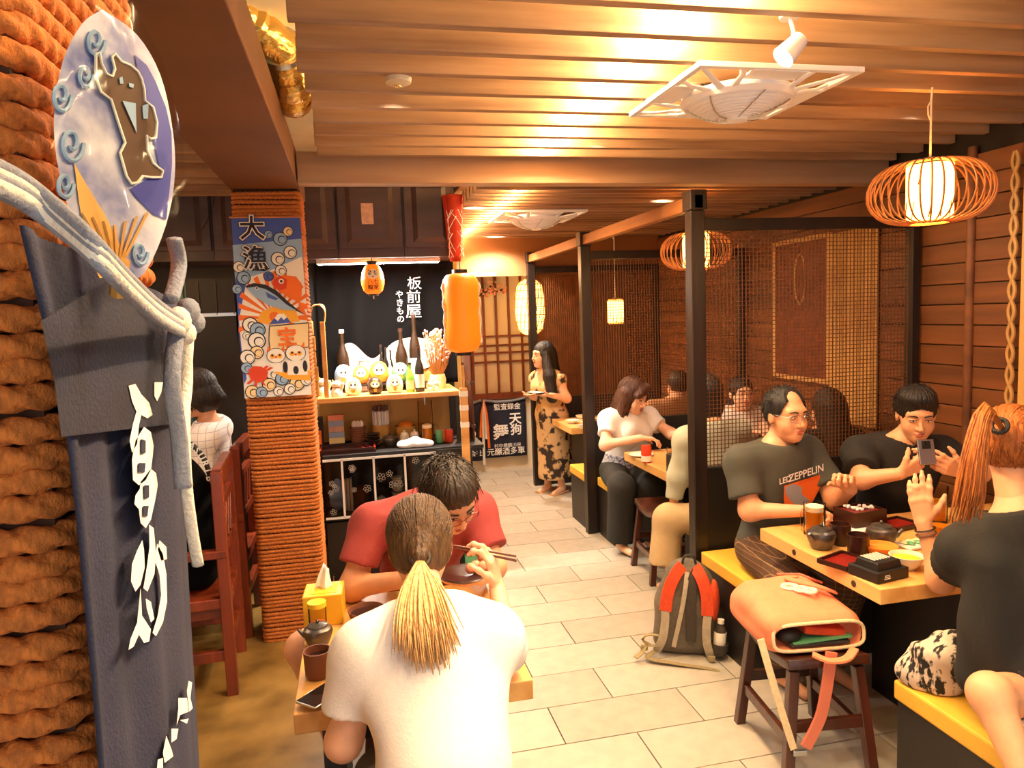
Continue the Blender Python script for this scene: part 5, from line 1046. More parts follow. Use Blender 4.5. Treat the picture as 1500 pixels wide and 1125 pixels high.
    def _body(s):
        fs = s.torso(); pts = [s.pel, s.nk, *s.sh.values()]; a = s.am; hb = s.hw((0, -.028, -.065)); fs.append(rc(s.nk - s.u * .03, hb, .056 * (a + .04), .05 * a))
        for k in s.el: fs += [rc(s.sh[k], s.el[k], .05 * a, .041 * a), rc(s.el[k], s.wr[k], .041 * a, .027 * a)]; pts += [s.el[k], s.wr[k]]
        core = U(fs, .045); ls = []
        for k in s.kn:
            toe = s.an[k] + nrm([*(s.f[:2]), 0]) * .13 - np.array((0, 0, .045)); ls += [rc(s.hip[k], s.kn[k], .085 * a, .06 * a), rc(s.kn[k], s.an[k], .058 * a, .036 * a), rc(s.an[k] - np.array((0, 0, .03)), toe, .034, .024)]; pts += [s.kn[k], toe]
        f = U([core, U(ls, .03)], .04) if ls else core
        pts = np.array(pts); P = [(f, pts.min(0) - .19, pts.max(0) + .19, s.h[0])]
        hd = s.hl(head_sdf); nkf = rc(s.nk - s.u * .0, hb, .055 * a, .05 * a); P.append((U([hd, nkf], .02), s.hc - .19, s.hc + .19, s.h[1]))
        for k in s.el:
            pr, c = s.hand_prims(k); P.append((U([rc(s.wr[k] - nrm(s.wr[k] - s.el[k]) * .05, s.wr[k], .03 * a, .026 * a)] + pr, .009), c - .15, c + .15, s.h[2]))
        s.body = sdf_mesh('body', P, s.skin, s.t)
    def mesh(s, name, f, lo, hi, mat, h=None, parent=None): return sdf_mesh(name, [(f, np.array(lo), np.array(hi), h or s.h[0] * .8)], mat, parent or s.t)
    def box(s, *keys, m=.25):
        p = [s.pel, s.nk] + [q for k in keys for q in k.values()]; p = np.array(p); return p.min(0) - m, p.max(0) + m
    def shirt(s, mat, i=.017, sl=.6, hem=-.085, neck=.072, name='shirt', w=.004, fr=26, sr=(.066, .072), neckd=.03, extra=(), hole=True, seed=1, k=.05):
        fs = s.torso(i); a = s.am; add = []
        for q in s.el:
            A, B, C = s.sh[q], s.el[q], s.wr[q]
            if sl <= 1: e = A + (B - A) * sl; add.append(cut(rc(A, e + (B - A) * .2, sr[0] * a, sr[1] * a), half(e, e - A)))
            else: e = B + (C - B) * (sl - 1); add += [rc(A, B, sr[0] * a, sr[1] * a * .92), cut(rc(B, e + (C - B) * .15, sr[1] * a * .92, sr[1] * a * .66), half(e, e - B))]
        f = cut(U(fs + list(extra), k), half(s.pel + s.u * hem, -s.u)); f = wrinkle(U([f] + add, .03), w, fr, seed)
        if hole: f = cut(f, neg(el(s.nk + s.u * .05 + s.f * neckd, (neck, neck, neck * 1.15), s.R)), half(s.nk + s.u * .025, s.u))
        lo, hi = s.box(s.sh, s.el, s.wr if sl > 1 else {}); return s.mesh(name, f, lo, hi, mat)
    def trousers(s, mat, i=.02, frac=1.9, name='trousers', r=(.088, .075, .065), w=.004, seed=2):
        fs = [el(s.pel + s.u * .01, (.165 + i, .12 + i, .1), s.R)]
        for q in s.kn:
            A, B, C = s.hip[q], s.kn[q], s.an[q]
            if frac <= 1: e = A + (B - A) * frac; fs.append(cut(rc(A, e + (B - A) * .1, r[0], r[1]), half(e, e - A)))
            else: e = B + (C - B) * (frac - 1); fs += [rc(A, B, r[0], r[1]), cut(rc(B, e + (C - B) * .05, r[1], r[2]), half(e, e - B))]
        lo, hi = s.box(s.hip, s.kn, s.an); return s.mesh(name, wrinkle(U(fs, .04), w, 24, seed), lo, hi, mat, s.h[0] * .95)
    def hair(s, prims, cuts, mat, name='hair', strand=.0016, lo=.2, hi=.2, down=0., k=.03, h=None):
        base = U(prims, k); cs = list(cuts)
        def f(q):
            d = base(q)
            for g in cs: d = np.maximum(d, g(q))
            th = np.arctan2(q[:, 0], q[:, 1] + .02); return d + strand * .45 * (np.sin(th * 37 + q[:, 2] * 25) + np.sin(th * 51 - q[:, 2] * 30 + 2 * np.sin(q[:, 2] * 40)) + .8 * np.sin(th * 21 + 3 * np.sin(q[:, 2] * 22)))
        g = s.hl(f); ext = np.array([lo, lo, lo + down]); return s.mesh(name, g, s.hc - ext, s.hc + hi, mat, h or s.h[1])
    def face(s, glasses=None, brow='hair_black', lips='lip', open_=1.):
        for q in (-1, 1):
            R3 = Matrix([list(x) for x in s.hR]); g = s.hs
            e = MB().ell(s.hw((q * .031, .0885, .001)), (.0125 * g, .004 * g, .0046 * open_ * g), 12, rot=R3).build('eye', 'eye_white', s.t); MB().ell(s.hw((q * .031, .0905, .001)), (.0052 * g, .0034 * g, .0048 * open_ * g), 10, rot=R3).build('iris', 'iris', e)
            MB().tube([s.hw((q * (.017 + .029 * t_), .0925 - .007 * t_ * t_, .0045 + .003 * math.sin(pi * t_))) for t_ in (0, .25, .5, .75, 1)], .0016 * g, 6).build('eyelid_line', 'iris', e)
            MB().tube([s.hw((q * x, y, z)) for x, y, z in ((.014, .0945, .022), (.03, .0925, .0275), (.05, .078, .022))], [.0028, .0036, .0018], 6).build('eyebrow', brow, s.t)
        MB().ell(s.hw((0, .0905, -.0625)), (.021, .0085, .0048), 12, rot=R3).build('lip', lips, s.t); MB().ell(s.hw((0, .0895, -.0722)), (.017, .0085, .0058), 12, rot=R3).build('lip', lips, s.t)
        if glasses:
            gl = MB(); pts = lambda q: [s.hw((q * .034 + .026 * np.sign(math.cos(a)) * abs(math.cos(a)) ** .6, .1065 - .012 * (abs(q * .034 + .026 * math.cos(a)) / .06) ** 2, -.002 + .0165 * np.sign(math.sin(a)) * abs(math.sin(a)) ** .7)) for a in np.linspace(0, 2 * pi, 20, endpoint=False)]
            fr = MB().tube(pts(1), .0017, 6, closed=True).build('eyeglasses', glasses, s.t); MB().tube(pts(-1), .0017, 6, closed=True).build('rim', glasses, fr); MB().tube([s.hw((-.009, .107, .002)), s.hw((0, .109, .005)), s.hw((.009, .107, .002))], .0016, 6).build('bridge', glasses, fr)
            for q in (-1, 1): MB().tube([s.hw((q * .059, .094, .004)), s.hw((q * .076, .05, .006)), s.hw((q * .08, -.012, .008))], .0016, 6).build('temple', glasses, fr)
    def tufts(s, mat, n, keep, ln=.03, r=.0022, seed=1, name='hair_tufts', comb=(0, .2, -.5)):
        rs = np.random.RandomState(seed); b = MB()
        while n > 0:
            d = rs.normal(size=3); d /= np.linalg.norm(d); q = A((0, -.02, .032)) + d * A((.087, .105, .1))
            if not keep(q): continue
            n -= 1; nn = d / A((.087, .105, .1)); nn /= np.linalg.norm(nn); t = A(comb, ) + rs.normal(size=3) * .35; t = t - nn * (t @ nn); L = ln * rs.uniform(.6, 1.2)
            b.tube([s.hw(q - nn * .004), s.hw(q + (nn * .35 + t * .8) * L * .5), s.hw(q + (nn * .25 + t * 1.5) * L)], [r, r * .9, r * .2], 4)
        return b.build(name, mat, s.t, smooth=180, kind='stuff')
    def combed(s, mat, n, band, front=.05, r=.0018, seed=1, drop=None, phi=(-pi, pi), name='hair_strands', zmin=-.05):
        """strands lying over the scalp, gathered at a band or falling loose to a length"""
        rs = np.random.RandomState(seed); b = MB(); E = A((.0885, .1065, .1015)); C = A((0, -.02, .032))
        for i in range(n):
            if drop is None:
                while True:
                    d = rs.normal(size=3); d /= np.linalg.norm(d); q = C + d * E
                    if q[1] < front and q[2] > zmin and (q[1] < .0 or q[2] > .07): break
                e = (A(band) - C) / E; e /= np.linalg.norm(e); P = []
                for t in np.linspace(0, 1, 9): w = d * (1 - t) + e * t; w /= np.linalg.norm(w); P.append(s.hw(C + w * E * (1.0 + .012 * math.sin(pi * t) + rs.normal() * .002)))
            else:
                f = rs.uniform(*phi); P = []; k0 = rs.uniform(.08, .4)
                for th in np.linspace(k0, 1.75, 7): P.append(C + A((math.sin(th) * math.sin(f), math.sin(th) * math.cos(f), math.cos(th))) * E * (1.02 + rs.normal() * .004))
                last = P[-1]; L = drop * rs.uniform(.85, 1.05)
                for t in (.25, .5, .75, 1.): P.append(last + A((last[0] * .25 * t * (1.2 - t), -.02 * t, -L * t)) + rs.normal(size=3) * .0025)
                P = [s.hw(q) for q in P]
            b.tube(P, [r] * (len(P) - 1) + [r * .4], 4)
        return b.build(name, mat, s.t, smooth=180, kind='stuff')
    def strands(s, name, mat, guides, n, r=.003, spread=.02, seed=1, parent=None):
        """lock of hair: many tapering strands along guide curves"""
        rs = np.random.RandomState(seed); b = MB()
        for i in range(n):
            w_ = rs.dirichlet(np.ones(len(guides)) * .6); c = sum(w_[j] * np.array(guides[j]) for j in range(len(guides))); k = len(c); off = rs.normal(size=3) * spread; ph = rs.uniform(0, 6); end = rs.uniform(.75, 1.)
            P = dens([c[m_] + off * (m_ / (k - 1)) ** .7 + np.array((math.sin(ph + m_), math.cos(ph + m_), 0)) * .003 for m_ in range(k)], 3); P = P[:max(4, int(len(P) * end))]
            b.tube(P, [r * (1 - .75 * (m_ / (len(P) - 1)) ** 2) for m_ in range(len(P))], 5)
        return b.build(name, mat, parent or s.t, smooth=180, kind='stuff')
CAP = el((0, -.02, .032), (.087, .105, .1)); FACE = neg(el((0, .115, -.04), (.088, .075, .112))); NAPE = half((0, 0, -.055), (0, .25, -1)); EARS = lambda q: -el((.09, .035, -.045), (.04, .062, .055))(np.concatenate([np.abs(q[:, :1]), q[:, 1:]], 1))
A = np.array
# --- woman in the white T-shirt, seen from behind
p1 = Person('woman in a white T-shirt with a blond ponytail eating at the small table', (.14, 1.43, .57), (.142, 1.755, 1.0), (0, 1, 0), (.146, 1.93, 1.108), (.08, .9, -.42), sw=.30, drop=.085, arms={'L': ((-.076, 1.69, .725), (.02, 1.95, .825)), 'R': ((.365, 1.86, .80), (.372, 2.045, .925))}, hands={'L': dict(d=(.25, 1, -.3), n=(0, 0, -1), curl=.4), 'R': dict(d=(-.12, .05, 1), n=(-.9, .45, -.1), curl=[.9, .8, 1.1, 1.2], thumb=.7)}, legs={'L': ((.02, 1.86, .5), (.03, 1.9, .08)), 'R': ((.26, 1.86, .5), (.25, 1.9, .08))}, fem=True, h=(.008, .0034, .003), skin='skin_pale')
p1.shirt('tee_white', .02, .62, -.09, name='t_shirt', w=.008, fr=17, sr=(.066, .078)); p1.trousers('shorts_grey')
p1.hair([CAP, rc((0, -.07, 0), (0, -.122, -.045), .06, .024), el((0, -.05, -.03), (.078, .06, .06))], [FACE, half((0, 0, -.075), (0, .45, -1)), EARS], 'hair_ash')
p1.combed('hair_ash', 420, (0, -.128, -.05), seed=4)
bd = p1.hw((0, -.128, -.05)); MB().tube([bd + p1.hR @ (A((math.cos(a), .5 * math.sin(a), math.sin(a))) * .0225) for a in np.linspace(0, 2 * pi, 16, endpoint=False)], .007, 8, closed=True).build('hair_band', 'hair_dark', p1.t)
def pw(px, py, Y): return ony(px, py, Y) - p1.o
g0 = bd
p1.strands('ponytail', 'hair_blond', [[g0, pw(588, 862, 1.70), pw(574, 910, 1.61), pw(572, 962, 1.575)], [g0, pw(603, 866, 1.69), pw(598, 930, 1.59), pw(604, 985, 1.56)], [g0, pw(620, 868, 1.685), pw(628, 940, 1.58), pw(640, 1012, 1.545)], [g0, pw(636, 866, 1.69), pw(654, 925, 1.59), pw(660, 985, 1.56)], [g0, pw(650, 862, 1.70), pw(672, 905, 1.615), pw(692, 945, 1.60)]], 420, .0036, .009, 3)
# --- man in the red shirt leaning over the table
p2 = Person('man in a red shirt and glasses bent over the small table', (.2, 2.93, .575), (.22, 2.60, 1.03), (.06, -1, 0), (.285, 2.36, 1.125), (.3, -.72, -.62), hu=(-.1, -.3, 1), sw=.385, arms={'R': ((-.05, 2.53, .79), (.14, 2.36, .86)), 'L': ((.455, 2.55, .80), (.37, 2.33, .845))}, hands={'R': dict(d=(.8, -.3, .4), n=(.2, .1, .9), curl=.6), 'L': dict(d=(-.8, -.4, .1), n=(-.1, .1, .9), curl=.35)}, legs={'R': ((-.235, 2.6, .56), (-.14, 2.72, .08)), 'L': ((.43, 2.58, .54), (.45, 2.62, .08))}, h=(.009, .0036, .0034))
p2.shirt('polo_red', .02, .68, -.09, name='polo_shirt', w=.009, fr=20, sr=(.074, .082)); p2.trousers('shorts_grey', frac=.62, name='shorts')
p2.hair([CAP, el((0, .02, .085), (.07, .075, .05))], [neg(el((0, .13, -.05), (.1, .08, .118))), half((0, 0, -.045), (0, .2, -1)), EARS], 'hair_dark', strand=.003); p2.face('lacquer_red', 'hair_dark', open_=.5)
p2.tufts('hair_dark', 900, lambda q: (q[1] < .055 and q[2] > .0 and not (q[1] > .0 and q[2] < .05)) or (q[1] < -.03 and q[2] > -.05), .035, .0024, 2, comb=(.15, .6, -.3))
# --- man in the dark band shirt
p3 = Person('man with glasses in a dark grey band T-shirt at the beer table', (1.93, 3.10, .57), (1.925, 3.05, 1.055), (.18, -1, 0), (1.945, 3.0, 1.205), (.12, -1, -.04), sw=.385, arms={'R': ((1.72, 2.945, .785), (1.885, 2.80, .806)), 'L': ((2.145, 2.92, .80), (2.125, 2.79, .88))}, hands={'R': dict(d=(.95, -.3, .05), n=(.1, -.3, -1), curl=1.15, thumb=.8), 'L': dict(d=(-.35, -.2, .55), n=(-.5, -.5, -.6), curl=[1.0, 1.1, 1.2, 1.3], thumb=.8)}, legs={'R': ((1.79, 2.72, .5), (1.80, 2.8, .08)), 'L': ((2.04, 2.7, .5), (2.04, 2.8, .08))}, h=(.009, .0033, .0034), bulk=1.06)
p3.shirt('tee_grey', .022, .72, -.09, name='t_shirt', sr=(.073, .082), neck=.07, fr=20, w=.008)
M('plaid', (84, 58, 36), .85, noise=(40, .2)); N_ = MATS['plaid'].node_tree; p3.trousers('plaid', r=(.1, .085, .075))
def plaid(mt, line, sc):
    N = mt.node_tree.nodes; L = mt.node_tree.links; b = N['Principled BSDF']; src = b.inputs['Base Color'].links[0].from_socket; tc = N.new('ShaderNodeTexCoord'); prev = src
    for ax in (0, 2):
        sp = N.new('ShaderNodeSeparateXYZ'); L.new(tc.outputs['Object'], sp.inputs[0]); m1 = N.new('ShaderNodeMath'); m1.operation = 'MULTIPLY'; m1.inputs[1].default_value = sc; L.new(sp.outputs[ax], m1.inputs[0]); fr = N.new('ShaderNodeMath'); fr.operation = 'FRACT'; L.new(m1.outputs[0], fr.inputs[0]); lt = N.new('ShaderNodeMath'); lt.operation = 'LESS_THAN'; lt.inputs[1].default_value = .08; L.new(fr.outputs[0], lt.inputs[0])
        mx = N.new('ShaderNodeMix'); mx.data_type = 'RGBA'; L.new(lt.outputs[0], mx.inputs['Factor']); L.new(prev, mx.inputs['A']); mx.inputs['B'].default_value = lin(line); prev = mx.outputs['Result']
    L.new(prev, b.inputs['Base Color'])
plaid(MATS['plaid'], (150, 114, 74), 42)
p3.hair([CAP], [neg(el((0, .105, -.02), (.098, .098, .118))), half((0, 0, -.045), (0, .2, -1)), EARS, half((0, .03, .105), (0, .8, .6))], 'hair_black'); p3.face('steel', 'hair_black', open_=.7)
p3.tufts('hair_black', 420, lambda q: q[1] < .0 and q[2] > -.03 and (q[1] < -.02 or q[2] > .05), .022, .002, 3)
def chest(pn, px, py, off): # point on the shirt front seen at a pixel
    n = pn.f; return onplane(px, py, pn.o + pn.pel + pn.u * pn.L * .6 + n * off, n) - pn.o
def shirt_print(pn, fpts, mat, off, nm):
    k = len(fpts); V = [chest(pn, x, y, off) for x, y in fpts] + [chest(pn, x, y, off + .001) for x, y in fpts]; return MB().add(V, [tuple(range(k)), tuple(range(2 * k - 1, k - 1, -1))] + [(i, k + i, k + (i + 1) % k, (i + 1) % k) for i in range(k)]).build(nm, mat, pn.t, smooth=0)
zc = lambda L: [(1060 + x / 4.889, 550 + y / 4.889) for x, y in L]
shirt_print(p3, zc([(435, 790), (690, 710), (692, 800), (640, 900), (600, 960), (440, 978), (430, 880)]), 'p_orange', .152, 'printed_panel'); shirt_print(p3, zc([(440, 800), (500, 775), (560, 800), (560, 850), (620, 900), (560, 945), (490, 910), (445, 850)]), 'p_grey', .154, 'printed_patch')
c0 = chest(p3, *zc([(556, 712)])[0], .153); ex = nrm(chest(p3, *zc([(690, 672)])[0], .153) - chest(p3, *zc([(420, 760)])[0], .153)); ey = nrm(np.cross(p3.f, ex)); ey = ey if ey[2] > 0 else -ey
for tx, du, sz in (('LED', -.095, .04), ('ZEPPELIN', .03, .05)): lettering(tx, sz, 'ink_white', lambda u, v, w, du=du: c0 + ex * (u + du) + ey * v + p3.f * .001, p3.t, bold=.02)
lettering('IN CONCERT', .02, 'p_red', lambda u, v, w: c0 + ex * (u + .04) + ey * (v - .034) + p3.f * .004, p3.t)
# --- man photographing with his phone
p4 = Person('man in a black T-shirt holding his phone up at the beer table', (2.56, 3.08, .57), (2.57, 3.0, 1.035), (-.15, -1, 0), (2.575, 2.92, 1.175), (-.46, -.84, -.24), sw=.41, arms={'R': ((2.235, 2.86, .905), ony(1318, 694, 2.70)), 'L': ((2.82, 2.80, .9), ony(1402, 690, 2.68))}, hands={'R': dict(d=(.75, -.25, .4), n=(.1, .85, .3), curl=[1., 1.05, 1.1, 1.1], thumb=.9), 'L': dict(d=(-.8, -.25, .35), n=(-.1, .85, .3), curl=[.9, 1., 1., 1.], thumb=.5)}, legs={'R': ((2.63, 2.68, .5), (2.63, 2.78, .08)), 'L': ((2.82, 2.68, .5), (2.82, 2.78, .08))}, h=(.010, .0036, .0034), bulk=1.1)
p4.shirt('tee_black', .022, .75, -.09, name='t_shirt', sr=(.074, .08)); p4.trousers('pants_black'); p4.hair([CAP, el((0, .01, .095), (.075, .08, .045))], [neg(el((0, .12, -.045), (.098, .08, .118))), half((0, 0, -.045), (0, .2, -1)), EARS], 'hair_black', strand=.0025); p4.face(None, 'hair_black', open_=.5)
p4.tufts('hair_black', 700, lambda q: (q[1] < .05 and q[2] > .03 and (q[1] < .0 or q[2] > .08)) or (q[1] < -.03 and q[2] > -.04), .03, .0024, 5, comb=(.2, .3, .2))
t = thing('phone', 'phone held up in front of the face of the man in black', 'phone', arrV(ony(1357, 662, 2.66)), 0); t.rotation_euler = (-.25, 0, -.15); MB().box((0, 0, 0), (.074, .009, .11)).build('body', 'steel', t, smooth=0, bevel=.003); MB().box((0, -.005, .03), (.04, .003, .035)).build('camera_bump', 'black', t, smooth=0, bevel=.002); MB().ell((-.008, -.007, .035), (.009, .003, .009), 12).build('lens', 'iris', t); MB().box((0, .005, 0), (.068, .001, .1)).build('screen', 'pane', t, smooth=0)
# --- woman with the high ponytail and loose black top
p5 = Person('woman with a long orange-brown ponytail and loose black top raising her hand', (2.02, 1.66, .56), ony(1484, 655, 1.82) + np.array((-.04, -.06, -.19)), (.55, .83, 0), ony(1484, 655, 1.82), (.93, .36, -.04), sw=.32, drop=.08, arms={'L': (ony(1378, 850, 2.02), ony(1352, 765, 2.06)), 'R': ((2.22, 1.92, .8), (2.25, 2.12, .8))}, hands={'L': dict(d=(-.1, .05, 1), n=(.7, .65, .1), curl=[.2, .22, .26, .3], thumb=.5), 'R': dict(d=(.6, .8, 0), curl=.4)}, legs={'L': (onx(1450, 1016, 1.635), onx(1512, 1165, 1.615)), 'R': ((2.08, 2.06, .5), (2.06, 2.04, .08))}, fem=True, h=(.008, .0034, .003))
p5.shirt('top_black', .026, .36, -.1, name='loose_top', sr=(.072, .085), w=.005, fr=18, neck=.085, extra=(el(p5.pel + A((-.1, .02, .02)), (.17, .12, .15)), el(p5.pel + A((-.13, .06, .2)), (.1, .1, .22)), rc(ony(1448, 830, 1.74) - p5.o, ony(1440, 990, 1.72) - p5.o, .05, .075))); M('floral', (206, 186, 168), .8, noise=(30, .5), col2=(26, 20, 20), stretch=(1, 2, .8)); _rf = [n for n in MATS['floral'].node_tree.nodes if n.type == 'VALTORGB'][0]; _rf.color_ramp.elements[0].position = .44; _rf.color_ramp.elements[1].position = .5; p5.trousers('floral', frac=.6, name='shorts')
p5.hair([CAP, rc((.01, -.06, .045), (.02, -.112, .062), .06, .026)], [FACE, half((0, 0, -.07), (0, .4, -1)), EARS], 'hair_orange')
p5.combed('hair_orange', 420, (.02, -.118, .062), seed=6, zmin=-.06)
b5 = p5.hw((.02, -.118, .062)); d5 = ony(1440, 595, 1.62) - p5.o - b5; x5, y5, _ = frame(d5); MB().tube([b5 + d5 * .22 + (x5 * math.cos(a) + y5 * math.sin(a)) * .02 for a in np.linspace(0, 2 * pi, 16, endpoint=False)], .0075, 8, closed=True).build('hair_band', 'hair_black', p5.t); MB().ell(p5.hw((.082, -.014, -.045)), (.005, .005, .005), 8).build('earring', 'd_white', p5.t)
pw5 = lambda px, py, Y: ony(px, py, Y) - p5.o
p5.strands('ponytail', 'hair_orange', [[b5, pw5(1440, 595, 1.62), pw5(1418, 650, 1.58), pw5(1405, 715, 1.57), pw5(1393, 775, 1.57)], [b5, pw5(1445, 600, 1.60), pw5(1430, 660, 1.56), pw5(1422, 720, 1.55), pw5(1408, 780, 1.55)], [b5, pw5(1452, 610, 1.62), pw5(1445, 660, 1.57), pw5(1442, 720, 1.56), pw5(1432, 765, 1.56)]], 240, .004, .008, 5)
for k, f_ in enumerate((.12, .2)): w5 = p5.wr['L'] + (p5.el['L'] - p5.wr['L']) * f_; ax = nrm(p5.el['L'] - p5.wr['L']); x5, y5, _ = frame(ax); MB().tube([w5 + (x5 * math.cos(a) + y5 * math.sin(a)) * .031 for a in np.linspace(0, 2 * pi, 18, endpoint=False)], .0035 if k else .0028, 6, closed=True).build('bracelet', 'clay' if k else 'black', p5.t)
# --- woman in the white top with the can
p6 = Person('woman with brown shoulder length hair in a white top eating beside the red can', (1.90, 5.0, .55), (1.925, 4.94, .985), (.2, -1, 0), (1.935, 4.87, 1.10), (.5, -.8, -.33), sw=.34, arms={'R': ((1.69, 4.8, .775), (1.90, 4.66, .835)), 'L': ((2.2, 4.82, .815), (2.22, 4.66, .825))}, hands={'R': dict(d=(.9, -.3, -.1), n=(.2, -.2, -1), curl=.7), 'L': dict(d=(.3, -.8, -.1), n=(-.2, -.2, -1), curl=.8)}, legs={'R': ((1.76, 4.68, .5), (1.765, 4.735, .09)), 'L': ((1.98, 4.66, .5), (1.98, 4.73, .09))}, fem=True, h=(.011, .0042, .004), skin='skin_pale', hs=1.02)
p6.shirt('tee_white', .018, .55, .1, name='white_top', sr=(.068, .075)); M('check_blue', (220, 220, 224), .85, noise=(90, .5), col2=(40, 48, 84)); p6.mesh('patterned_hem', cut(U(p6.torso(.022), .05), half(p6.pel + p6.u * .13, p6.u), half(p6.pel + p6.u * -.06, -p6.u)), *p6.box(), 'check_blue'); p6.trousers('pants_black', r=(.095, .09, .1), frac=1.95)
p6.hair([CAP, rc((.06, -.02, .02), (.085, .0, -.17), .045, .035), rc((-.06, -.02, .02), (-.085, .0, -.17), .045, .035), el((0, -.06, -.07), (.095, .06, .13)), rc((-.05, .06, .085), (.06, .08, .04), .03, .022)], [neg(el((.0, .125, -.05), (.066, .075, .1)))], 'hair_brown', down=.1); p6.face(None, 'hair_brown', open_=.4)
p6.combed('hair_brown', 300, None, drop=.19, phi=(.75, 2 * pi - .75), seed=7)
# --- person in the pale grey shirt on the bench beyond the first screen
p7 = Person('person in a pale grey shirt and beige skirt partly behind the dark post', (2.02, 3.76, .55), (2.0, 3.83, 1.03), (-.15, 1, 0), (2.0, 3.9, 1.2), (0, 1, -.1), sw=.35, arms={'L': ((1.785, 3.84, .74), (1.765, 3.86, .57)), 'R': ((2.2, 3.95, .845), (2.12, 4.1, .83))}, hands={'L': dict(n=(.9, .2, 0), curl=.6)}, legs={'L': ((1.735, 3.85, .5), (1.745, 3.85, .09)), 'R': ((2.155, 4.12, .49), (2.155, 4.08, .08))}, fem=True, h=(.011, .005, .004))
p7.shirt('shirt_sage', .02, 1.72, -.085, name='grey_shirt', sr=(.07, .08), w=.006); p7.mesh('beige_skirt', wrinkle(U([el(p7.pel, (.18, .14, .1)), rc(p7.hip['L'], p7.kn['L'], .085, .085), rc(p7.hip['R'], p7.kn['R'], .085, .08), cut(rc(p7.kn['L'], p7.kn['L'] + A((-.03, -.0, -.28)), .085, .1), half(p7.kn['L'] + A((-.03, 0, -.26)), (0, 0, -1)))], .05), .006, 20, 6), *p7.box(p7.kn, p7.an), 'skirt_beige'); p7.hair([CAP, el((0, -.05, -.06), (.08, .06, .1))], [FACE], 'hair_black')
# --- waitress in the long printed dress
p8 = Person('waitress with very long dark hair in a long tan printed dress', (1.80, 6.6, .74), (1.755, 6.58, 1.165), (-.8, -.6, 0), (1.715, 6.56, 1.325), (-.95, -.3, .02), sw=.28, drop=.075, arms={'R': ((1.66, 6.72, .93), (1.60, 6.5, .96)), 'L': ((1.90, 6.42, .92), (1.72, 6.34, .97))}, hands={'R': dict(d=(-.5, -.7, .05), n=(.1, 0, 1), curl=.12, thumb=.3), 'L': dict(d=(-.8, -.1, .05), n=(-.1, .1, 1), curl=.12, thumb=.3)}, legs={'R': ((1.74, 6.66, .4), (1.76, 6.68, .07)), 'L': ((1.82, 6.54, .4), (1.86, 6.54, .07))}, fem=True, h=(.013, .005, .0045), skin='skin_pale', hs=.97)
M('dress', (204, 168, 118), .85, noise=(11, .5), col2=(50, 36, 28)); 
_rp = [n for n in MATS['dress'].node_tree.nodes if n.type == 'VALTORGB'][0]; _rp.color_ramp.elements[0].position = .44; _rp.color_ramp.elements[1].position = .5
base = p8.pel * A((1, 1, 0)); p8.mesh('dress', wrinkle(cut(U(p8.torso(.006) + [rc(p8.pel, base + A((.02, 0, .2)), .15, .17)], .06), half(base + A((0, 0, .15)), (0, 0, -1)), neg(el(p8.nk + p8.f * .05, (.09, .09, .11)))), .004, 22, 3), *p8.box(p8.hip, p8.kn, p8.an), 'dress')
p8.hair([CAP, rc((.06, -.03, .0), (.075, -.03, -.36), .04, .03), rc((-.06, -.0, .0), (-.125, .0, -.2), .045, .06), rc((-.125, .0, -.2), (-.15, -.01, -.4), .06, .055), rc((0, -.07, 0), (0, -.13, -.42), .085, .1)], [neg(el((0, .12, -.05), (.078, .075, .115)))], 'hair_black', down=.4, lo=.3, hi=.3); p8.face(None, 'hair_black', open_=.6)
p8.combed('hair_black', 260, None, drop=.42, phi=(1.0, 2 * pi - 1.0), seed=8, r=.0026)
for k in p8.an: MB().tube([p8.an[k] + A((.05, .03, -.05)), p8.an[k] + A((-.04, -.03, -.055)), p8.an[k] + A((-.13, -.09, -.058))], [.038, .042, .038], 10, flat=.35).build('sandal', 'leather', p8.t)
t = thing('notepad', 'small dark order pad held by the waitress', 'notepad', arrV((p8.wr['R'] + p8.wr['L']) / 2 + p8.o + A((-.07, -.06, .031))), .5); MB().box((0, 0, 0), (.1, .16, .01)).build('cover', 'lacquer_dark', t, smooth=0); MB().box((0, 0, .006), (.09, .15, .003)).build('sheet', 'd_white', t, smooth=0)
# --- person in the pale checked shirt on the left
p9 = Person('person with bobbed dark hair in a pale checked shirt on the left chair', (-.86, 4.31, .595), (-.80, 4.28, 1.17), (-1, .05, 0), (-.86, 4.25, 1.35), (-.95, .1, -.25), sw=.35, arms={'R': ((-.92, 4.52, .85), (-1.15, 4.45, .8)), 'L': ((-.85, 4.03, .87), (-1.1, 4.1, .8))}, legs={'R': ((-1.25, 4.38, .52), (-1.25, 4.38, .08)), 'L': ((-1.25, 4.2, .52), (-1.25, 4.2, .08))}, fem=True, h=(.012, .005, .0045))
M('check_pale', (226, 216, 204), .85, noise=(60, .05)); plaid(MATS['check_pale'], (170, 156, 156), 26); p9.shirt('check_pale', .026, .9, -.085, name='checked_shirt', sr=(.08, .09), w=.006); p9.trousers('pants_black'); p9.hair([CAP, el((0, -.045, -.04), (.095, .075, .09))], [FACE, half((0, 0, -.11), (0, .1, -1))], 'hair_dark', strand=.002)
p9.combed('hair_dark', 300, None, drop=.1, phi=(.9, 2 * pi - .9), seed=9, r=.0022)
